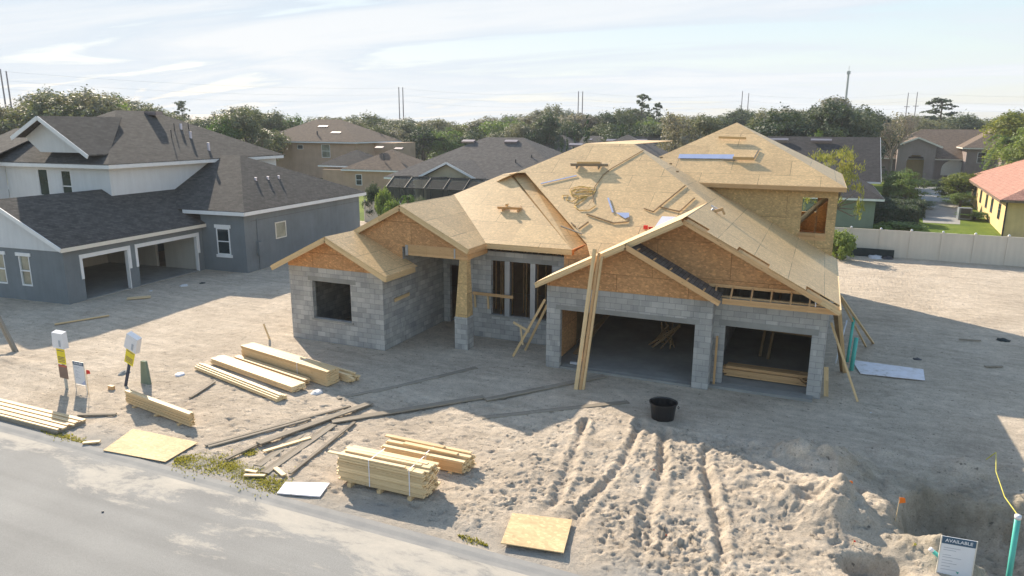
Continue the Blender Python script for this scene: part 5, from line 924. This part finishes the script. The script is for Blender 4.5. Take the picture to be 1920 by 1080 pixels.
def tree_proto(kind, seed):
    rg = np.random.default_rng(seed); rr = random.Random(seed); root = bpy.data.objects.new('tree', None); COL.objects.link(root); tm = MB()
    bark = 'bark'; asp = .7; dr = 0
    if kind in ('oak', 'dark', 'olive', 'bright', 'yellow', 'bloomy'):
        H_ = 12; R_ = 5; L = []; nl = rr.randint(9, 13)
        for k in range(nl):
            a = 2*pi*k/nl*1.62+rr.random(); ring = rr.random()**.6; z = 4.2+5.2*rr.random(); q = (1-((z-6.2)/6.5)**2)**.5; x, y_ = cos(a)*R_*.68*ring*q, sin(a)*R_*.68*ring*q; r_ = rr.uniform(1.4, 2.4); L.append(((x, y_, z), (r_*1.15, r_*1.15, r_*.9)))
        L.append(((rr.uniform(-1, 1), rr.uniform(-1, 1), 9.9), (2.1, 2.1, 1.9))); L.append(((rr.uniform(-2.5, 2.5), rr.uniform(-2.5, 2.5), 2.8), (2.3, 2.3, 1.6)))
        P, N = crown_pts(rg, L, 9000); size = .33; mat = {'oak': 'leaf_oak', 'dark': 'leaf_dark', 'olive': 'leaf_olive', 'bright': 'leaf_bright', 'yellow': 'leaf_yellow', 'bloomy': 'leaf_bloom'}[kind]
        tm.tube([(0,0,-.3),(.1,0,2),(.0,.2,4.5),(.2,0,7.5)], [.42,.32,.24,.1], 8)
        for c_, r_ in L[:8]: tm.tube([(.05,.1,2.2+.3*rr.random()),(c_[0]*.45,c_[1]*.45,c_[2]*.65),(c_[0]*.9,c_[1]*.9,c_[2]+.3)], [.18,.11,.04], 5)
    elif kind == 'tall':
        L = [((rr.uniform(-1.3,1.3), rr.uniform(-1.3,1.3), 3+k*1.0), (rr.uniform(1.3,2.2), rr.uniform(1.3,2.2), 1.5)) for k in range(9)]; P, N = crown_pts(rg, L, 7500); size = .32; mat = 'leaf_olive'; tm.tube([(0,0,-.3),(.1,0,6),(0,.1,11)], [.3,.2,.06], 7)
        for c_, r_ in L: tm.tube([(0,0,c_[2]-1.2),(c_[0],c_[1],c_[2])], [.1,.04], 5)
    elif kind == 'pine':
        L = []; 
        for k in range(8): a = k*2.4; z = 7.6+k*.52; q = 2.6-.22*k; L.append(((cos(a)*q*.8, sin(a)*q*.8, z), (1.25, 1.25, .5)))
        L.append(((0,0,11.6), (1.5,1.5,.6))); P, N = crown_pts(rg, L, 1700); size = .36; mat = 'leaf_dark'; tm.tube([(0,0,-.3),(.15,0,5),(0,.1,11.5)], [.26,.19,.07], 7)
        for c_, r_ in L: tm.tube([(0,0,c_[2]-.6),(c_[0],c_[1],c_[2])], [.08,.03], 5)
    elif kind == 'cypress':
        L = [((0,0,1.0+k*.9), (.75*(1-(k/12.5)**2)+.08,)*2+(.75,)) for k in range(12)]; P, N = crown_pts(rg, L, 2600, .75); size = .26; mat = 'leaf_cypress'; tm.tube([(0,0,-.2),(0,0,10)], [.12,.04], 6)
    elif kind == 'bare':
        bark = 'bark_pale'; tm.tube([(0,0,-.3),(.1,0,3),(0,.1,6)], [.3,.22,.14], 7)
        def br(p, d, l, r_, lev):
            q = p+d*l; tm.tube([p, (p+q)/2+Vector((rr.uniform(-.1,.1),)*3), q], [r_, r_*.75, r_*.5], 4, False)
            if lev:
                for k in range(4): nd = (d+Vector((rr.uniform(-.8,.8), rr.uniform(-.8,.8), rr.uniform(-.1,.6)))).normalized(); br(p+(q-p)*rr.uniform(.5,1), nd, l*.72, r_*.55, lev-1)
        for k in range(6): a = k*1.05; br(Vector((0,0,3.5+k*.4)), Vector((cos(a)*.7, sin(a)*.7, .9)).normalized(), 2.8, .12, 3)
        L = [((0,0,8), (3.4,3.4,3))]; P, N = crown_pts(rg, L, 900, .3); size = .3; mat = 'leaf_olive'
    elif kind == 'weeping':
        L = [((rr.uniform(-2.6,2.6), rr.uniform(-2.6,2.6), rr.uniform(6.5,10.5)), (1.7,1.7,1.5)) for k in range(12)]+[((cos(k)*3.2, sin(k)*3.2, rr.uniform(3.2,6)), (.7,.7,1.9)) for k in range(9)]; P, N = crown_pts(rg, L, 3400, .45); size = .42; mat = 'leaf_yellow'; asp = .35; dr = .6
        tm.tube([(0,0,-.3),(.2,0,3),(0,.2,8)], [.3,.22,.08], 7)
        for c_, r_ in L: tm.tube([(.1,.1,4),(c_[0]*.7,c_[1]*.7,c_[2]*.9),(c_[0],c_[1],c_[2])], [.10,.06,.02], 5)
    elif kind == 'palm':
        tm.tube([(0,0,-.2),(.1,0,4),(.15,.05,8)], [.24,.17,.17], 8); Ps = []; Ns = []
        for k in range(22):
            a = k*2.4; up_ = .9-1.5*(k/22)
            for q in range(26):
                u = q/25; rad = 3.6*u; z = 8+up_*rad*.9-.28*rad*rad*.9; 
                for sd in (-1, 1): Ps.append((.15+cos(a)*rad*.85-sin(a)*sd*.28, sin(a)*rad*.85+cos(a)*sd*.28, z-.12)); Ns.append((-sin(a)*sd*.6, cos(a)*sd*.6, 1))
        P = np.array(Ps)+rg.normal(size=(len(Ps),3))*.05; N = np.array(Ns); size = .62; mat = 'leaf_bright'; asp = .35
    elif kind == 'shrub':
        L = [((rr.uniform(-.6,.6), rr.uniform(-.6,.6), rr.uniform(.5,1.1)), (.75,.75,.6)) for k in range(6)]; P, N = crown_pts(rg, L, 2200, .7); size = .17; mat = 'leaf_bright'; tm.tube([(0,0,-.1),(0,0,.8)], [.06,.03], 5)
    me = leafmesh('crown', P, N, size, M[mat], rg, asp, dr); cr_ = bpy.data.objects.new('crown', me); COL.objects.link(cr_); cr_.parent = root; tm.build('trunk', M[bark], root)
    root['_h'] = float(P[:, 2].max()); root['_w'] = float(2*np.percentile(np.hypot(P[:, 0], P[:, 1]), 96)); return root
PROTO = {}; USED = set()
def at_px(px, dist):
    a = radians(23.45) - atan2((px-960)/1320, 1/cos(radians(12.95))*1.0*.975); return -sin(a)*dist, cos(a)*dist
TREES = []
def tree(kind, x, y_, h, wd, label, group=None, name='tree', rz=None, var=0):
    key = (kind, var)
    if key not in PROTO: PROTO[key] = tree_proto(kind, 100+len(PROTO)*7+var)
    pr_ = PROTO[key]
    if key in USED: o = copy_tree(pr_)
    else: o = pr_; USED.add(key)
    o.name = name; H0 = PROTO[key]['_h']; W0 = PROTO[key]['_w']; o.location = (x, y_, -.05); o.scale = (wd/W0, wd/W0, h/H0); o.rotation_euler = (0, 0, rz if rz is not None else random.uniform(0, 6.28)); tag(o, label, 'palm' if kind == 'palm' else 'shrub' if kind == 'shrub' else 'tree', group); return o
def tpx(kind, px, dist, top, wpx, label, group=None, name='tree', var=0, rz=None):
    x, y_ = at_px(px, dist); return tree(kind, x, y_, max(.8, (8.6+(239-top)/1320*dist)*((.955 if px > 330 else .91) if dist > 99 else 1)), wpx/1320*dist, label, group, name, rz, var)
PROF = [(-60,195),(0,192),(30,212),(70,182),(130,166),(205,166),(250,176),(290,190),(325,206),(360,210),(400,212),(440,200),(490,194),(530,204),(560,216),(600,211),(650,204),(690,204),(740,218),(800,210),(840,220),(880,214),(930,211),(985,200),(1030,186),(1070,199),(1110,198),(1150,190),(1195,200),(1240,196),(1290,200),(1340,203),(1380,194),(1440,188),(1480,194),(1530,176),(1570,184),(1620,198),(1680,205),(1730,204),(1780,200),(1840,207),(1880,200),(1930,190),(2000,192)]
def prof(px):
    for (a, p), (b, q) in zip(PROF[:-1], PROF[1:]):
        if a <= px <= b: return p+(q-p)*(px-a)/(b-a)
    return 200
GF = 'trees of the far tree line'; rt_ = random.Random(5)
LBF = 'tree in the dense tree line far behind the houses'
px = -50; k = 0
while px < 1980:
    kd = ('oak','dark','olive','oak','tall')[k % 5]
    tpx(kd, px, 225+rt_.uniform(-12, 12), prof(px)+rt_.uniform(4, 14), 75+rt_.uniform(-8, 20), LBF, GF, var=k % 2); px += 36; k += 1
px = -40; k = 0
while px < 1980:
    if 840 < px < 1020: kd = ('tall','yellow','tall','bright')[k % 4]
    elif 1330 < px < 1640: kd = ('dark','oak','dark')[k % 3]
    elif 690 < px < 840: kd = ('olive','oak')[k % 2]
    elif px < 330: kd = ('olive','oak','oak')[k % 3]
    else: kd = ('oak','olive','dark','oak','bright')[k % 5]
    if not (300 < px < 400 and k % 2): tpx(kd, px, 165+rt_.uniform(-10, 10), prof(px)+rt_.uniform(-2, 16), 92+rt_.uniform(-14, 22), LBF, GF, var=k % 2)
    px += 43; k += 1
# nearer masses
GN = 'nearer trees behind the roofs'; LBN = 'tree standing in front of the far tree line behind the roofs'
px = 655; k = 0
while px < 1660:
    d_ = 132 if px < 1200 else 122
    tpx(('dark','oak','olive','dark','bright')[k % 5] if px < 1000 or px > 1640 else ('dark','oak','dark')[k % 3], px, d_+rt_.uniform(-5, 5), prof(px)+rt_.uniform(14, 30), 80+rt_.uniform(-10, 15), LBN, GN, var=(k+1) % 2); px += 46; k += 1
for px, d_, tp, wp, kd in ((-20,120,190,120,'olive'),(60,118,196,110,'olive'),(115,112,172,130,'oak'),(180,115,168,130,'olive'),(240,116,182,110,'bright'),(300,125,210,80,'olive'),(430,122,218,80,'bright'),(480,125,200,110,'oak'),(400,150,222,80,'dark')): tpx(kd, px, d_, tp, wp, LBN, GN, var=int(px) % 2)
tpx('olive', 1262, 100, 202, 95, 'big grey green tree just left of the upper roof peak', var=1); tpx('olive', 1310, 104, 206, 80, 'second grey green tree half hidden by the upper roof peak', var=0)
tpx('dark', 1470, 108, 190, 150, 'broad dark oak above the pale green house roof'); tpx('dark', 1545, 108, 178, 130, 'tallest dark oak behind the dark shingle roof', var=1); tpx('dark', 1600, 110, 196, 100, 'dark oak at the right end of the dark shingle roof')
tpx('pine', 1195, 170, 176, 42, 'tall umbrella pine standing clear of the tree line', name='pine_tree'); tpx('pine', 1222, 172, 191, 26, 'thinner pine right of the tall umbrella pine', name='pine_tree', var=1); tpx('pine', 357, 185, 196, 34, 'lone flat topped pine in the gap behind the white roof', name='pine_tree'); tpx('pine', 1738, 190, 187, 60, 'flat topped pine above the mauve house', name='pine_tree', var=1)
tpx('cypress', 1096, 104, 211, 17, 'taller column cypress rising behind the main roof', name='cypress_tree'); tpx('cypress', 1160, 104, 226, 16, 'shorter column cypress right of the taller one', name='cypress_tree', var=1)
for q, (a, b) in enumerate(((1050,236),(1060,241),(1073,236))): tpx('cypress', a, 108, b, 8, ('leftmost','middle','rightmost')[q]+' of the three thin cypresses behind the grey roof', 'thin cypresses', 'cypress_tree')
tpx('bare', 1660, 118, 206, 62, 'pale bare branched tree right of the dark shingle roof', name='bare_tree'); tpx('bright', 1520, 100, 235, 40, 'bright bush top peeping over the dark shingle roof'); tpx('bright', 1560, 104, 240, 50, 'pale flowering bush over the dark shingle roof'); tpx('yellow', 1905, 118, 204, 110, 'yellow green tree at the right edge above the mauve house'); tpx('bright', 1925, 100, 215, 90, 'green tree at the right edge in front of the yellow one', var=1)
tpx('weeping', 1562, 61, 266, 108, 'airy yellow green tree right beside the upper storey', name='willow_tree'); tpx('palm', 1872, 104, 243, 62, 'drooping palm in front of the mauve house', name='palm_tree')
tpx('bright', 1692, 88, 300, 80, 'large bright green tree on the lawn behind the fence', var=1); tpx('dark', 1680, 84, 345, 95, 'dark dense bush under the large bright tree'); tpx('bright', 1722, 90, 350, 60, 'green bush at the left side of the driveway'); tpx('yellow', 1790, 98, 304, 72, 'wide young tree right of the driveway, closer to the mauve house'); tpx('bright', 1798, 94, 336, 52, 'small round tree left of the yellow house'); tpx('yellow', 1662, 92, 315, 26, 'small yellow leaved tree by the green house corner')
tpx('dark', 1745, 130, 322, 110, 'dark hedge in front of the mauve house arches', var=1); tpx('dark', 1660, 125, 312, 60, 'dark shrub mass left of the mauve portico'); tpx('bright', 1830, 82, 385, 60, 'low plants behind the air conditioner')
tpx('shrub', 1683, 69, 400, 78, 'pale flowering round shrub just behind the fence', name='shrub').children[0]
o = tpx('shrub', 1578, 51.5, 405, 62, 'leafy green shrub between the upper storey wall and the fence', name='shrub', var=1)
tpx('dark', 776, 172, 276, 22, 'small round clipped tree beside the street lamp', name='clipped_tree'); tpx('olive', 722, 158, 284, 18, 'small pinkish young tree on the bright lawn'); tpx('shrub', 716, 63, 345, 34, 'yellowish bush at the corner of the cream house', name='shrub'); tpx('dark', 697, 66, 334, 36, 'dark round bush between the peach wing and the cream house', name='shrub'); tpx('palm', 764, 60, 362, 30, 'small palm outside the pool cage', name='palm_tree'); tpx('shrub', 735, 60, 368, 34, 'low green bush outside the pool cage', name='shrub', var=1); tpx('dark', 790, 64, 362, 44, 'leafy plant inside the pool cage')
def hedge(label, x0, x1, y0, y1, h, mat):
    rg = np.random.default_rng(int(x0*10)); n = int(900*(x1-x0)*(y1-y0+h)/4); P = rg.random((n, 3))*np.array([x1-x0, y1-y0, h]); f = rg.integers(0, 4, n); P[f == 0, 2] = h; P[f == 1, 1] = 0; P[f == 2, 0] = x1-x0; P += rg.normal(size=(n, 3))*.07
    me = leafmesh('hedge', P, rg.normal(size=(n, 3))+np.array([0, -.6, .8]), .2, M[mat], rg); o = bpy.data.objects.new('hedge', me); COL.objects.link(o); o.location = (x0, y0, 0); tag(o, label, 'hedge'); 
    m = MB(); m.box(.12, x1-x0-.12, .12, y1-y0-.12, 0, h-.12); m.build('hedge_core', M['leaf_cypress'], o)
hedge('dark clipped box hedge beside the driveway', 6.6, 9.6, 79.5, 81.5, 1.5, 'leaf_dark'); hedge('low rounded hedge right behind the pale shrub', 3.5, 8.4, 73, 76, 1.5, 'leaf_dark')
def grassmat(name, label, regs, n, hmin, hmax, mat='grass_blade'):
    rg = np.random.default_rng(3); P = []
    for (x0, y0, x1, y1, wd, q) in regs:
        k = int(n*q); u = rg.random(k); v = rg.normal(size=k)*wd*.42; L = hypot(x1-x0, y1-y0); nx, ny = -(y1-y0)/L, (x1-x0)/L; taper = np.sqrt(np.clip(1-(2*u-1)**2, 0.05, 1)); P.append(np.stack([x0+(x1-x0)*u+nx*v*taper, y0+(y1-y0)*u+ny*v*taper, np.zeros(k)], 1))
    P = np.concatenate(P); n = len(P); P[:, 2] = gheight(P[:, 0], P[:, 1], False); h = hmin+(hmax-hmin)*rg.random(n); a = rg.random(n)*6.28; lean = rg.normal(size=(n, 2))*.5*h[:, None]; w_ = .014+.012*rg.random(n)
    A = P+np.stack([np.cos(a)*w_, np.sin(a)*w_, 0*a], 1); B = P-np.stack([np.cos(a)*w_, np.sin(a)*w_, 0*a], 1); T = P+np.stack([lean[:, 0], lean[:, 1], h], 1)
    V = np.stack([A, B, T], 1).reshape(-1, 3); me = bpy.data.meshes.new(name); me.from_pydata(V.tolist(), [], np.arange(3*n).reshape(-1, 3).tolist()); me.materials.append(M[mat]); o = bpy.data.objects.new(name, me); COL.objects.link(o); tag(o, label, 'grass', None, 'stuff')
grassmat('grass_verge', 'yellowing grass strip between the planks and the kerb', [(-14.9,12.15,-12.9,12.45,.62,.42),(-13.2,12.38,-11.0,12.02,.55,.45),(-19.9,11.9,-18.0,11.85,.22,.14),(-6.45,12.02,-5.7,11.92,.12,.05),(-13.6,13.3,-13.2,13.15,.3,.05)], 3800, .02, .06)
for k_ in PROTO.values():
    for q in ('_h', '_w'):
        if q in k_: del k_[q]
for o in list(bpy.data.objects):
    for q in ('_h', '_w'):
        if q in o: del o[q]

# ------------------------------------------------------------------ air
m = MB(); m.box(-420, 420, -60, 620, -2.0, 45)
hz = m.build('haze', M['sign_white']); tag(hz, kind='stuff')
hm = bpy.data.materials.new('haze_air'); hm.use_nodes = True; hn = hm.node_tree.nodes; hn.remove(hn['Principled BSDF']); pv = hn.new('ShaderNodeVolumePrincipled')
pv.inputs['Color'].default_value = (.86, .90, .96, 1); pv.inputs['Density'].default_value = .00042; pv.inputs['Anisotropy'].default_value = .0
hm.node_tree.links.new(pv.outputs[0], hn['Material Output'].inputs['Volume']); hz.data.materials.clear(); hz.data.materials.append(hm)
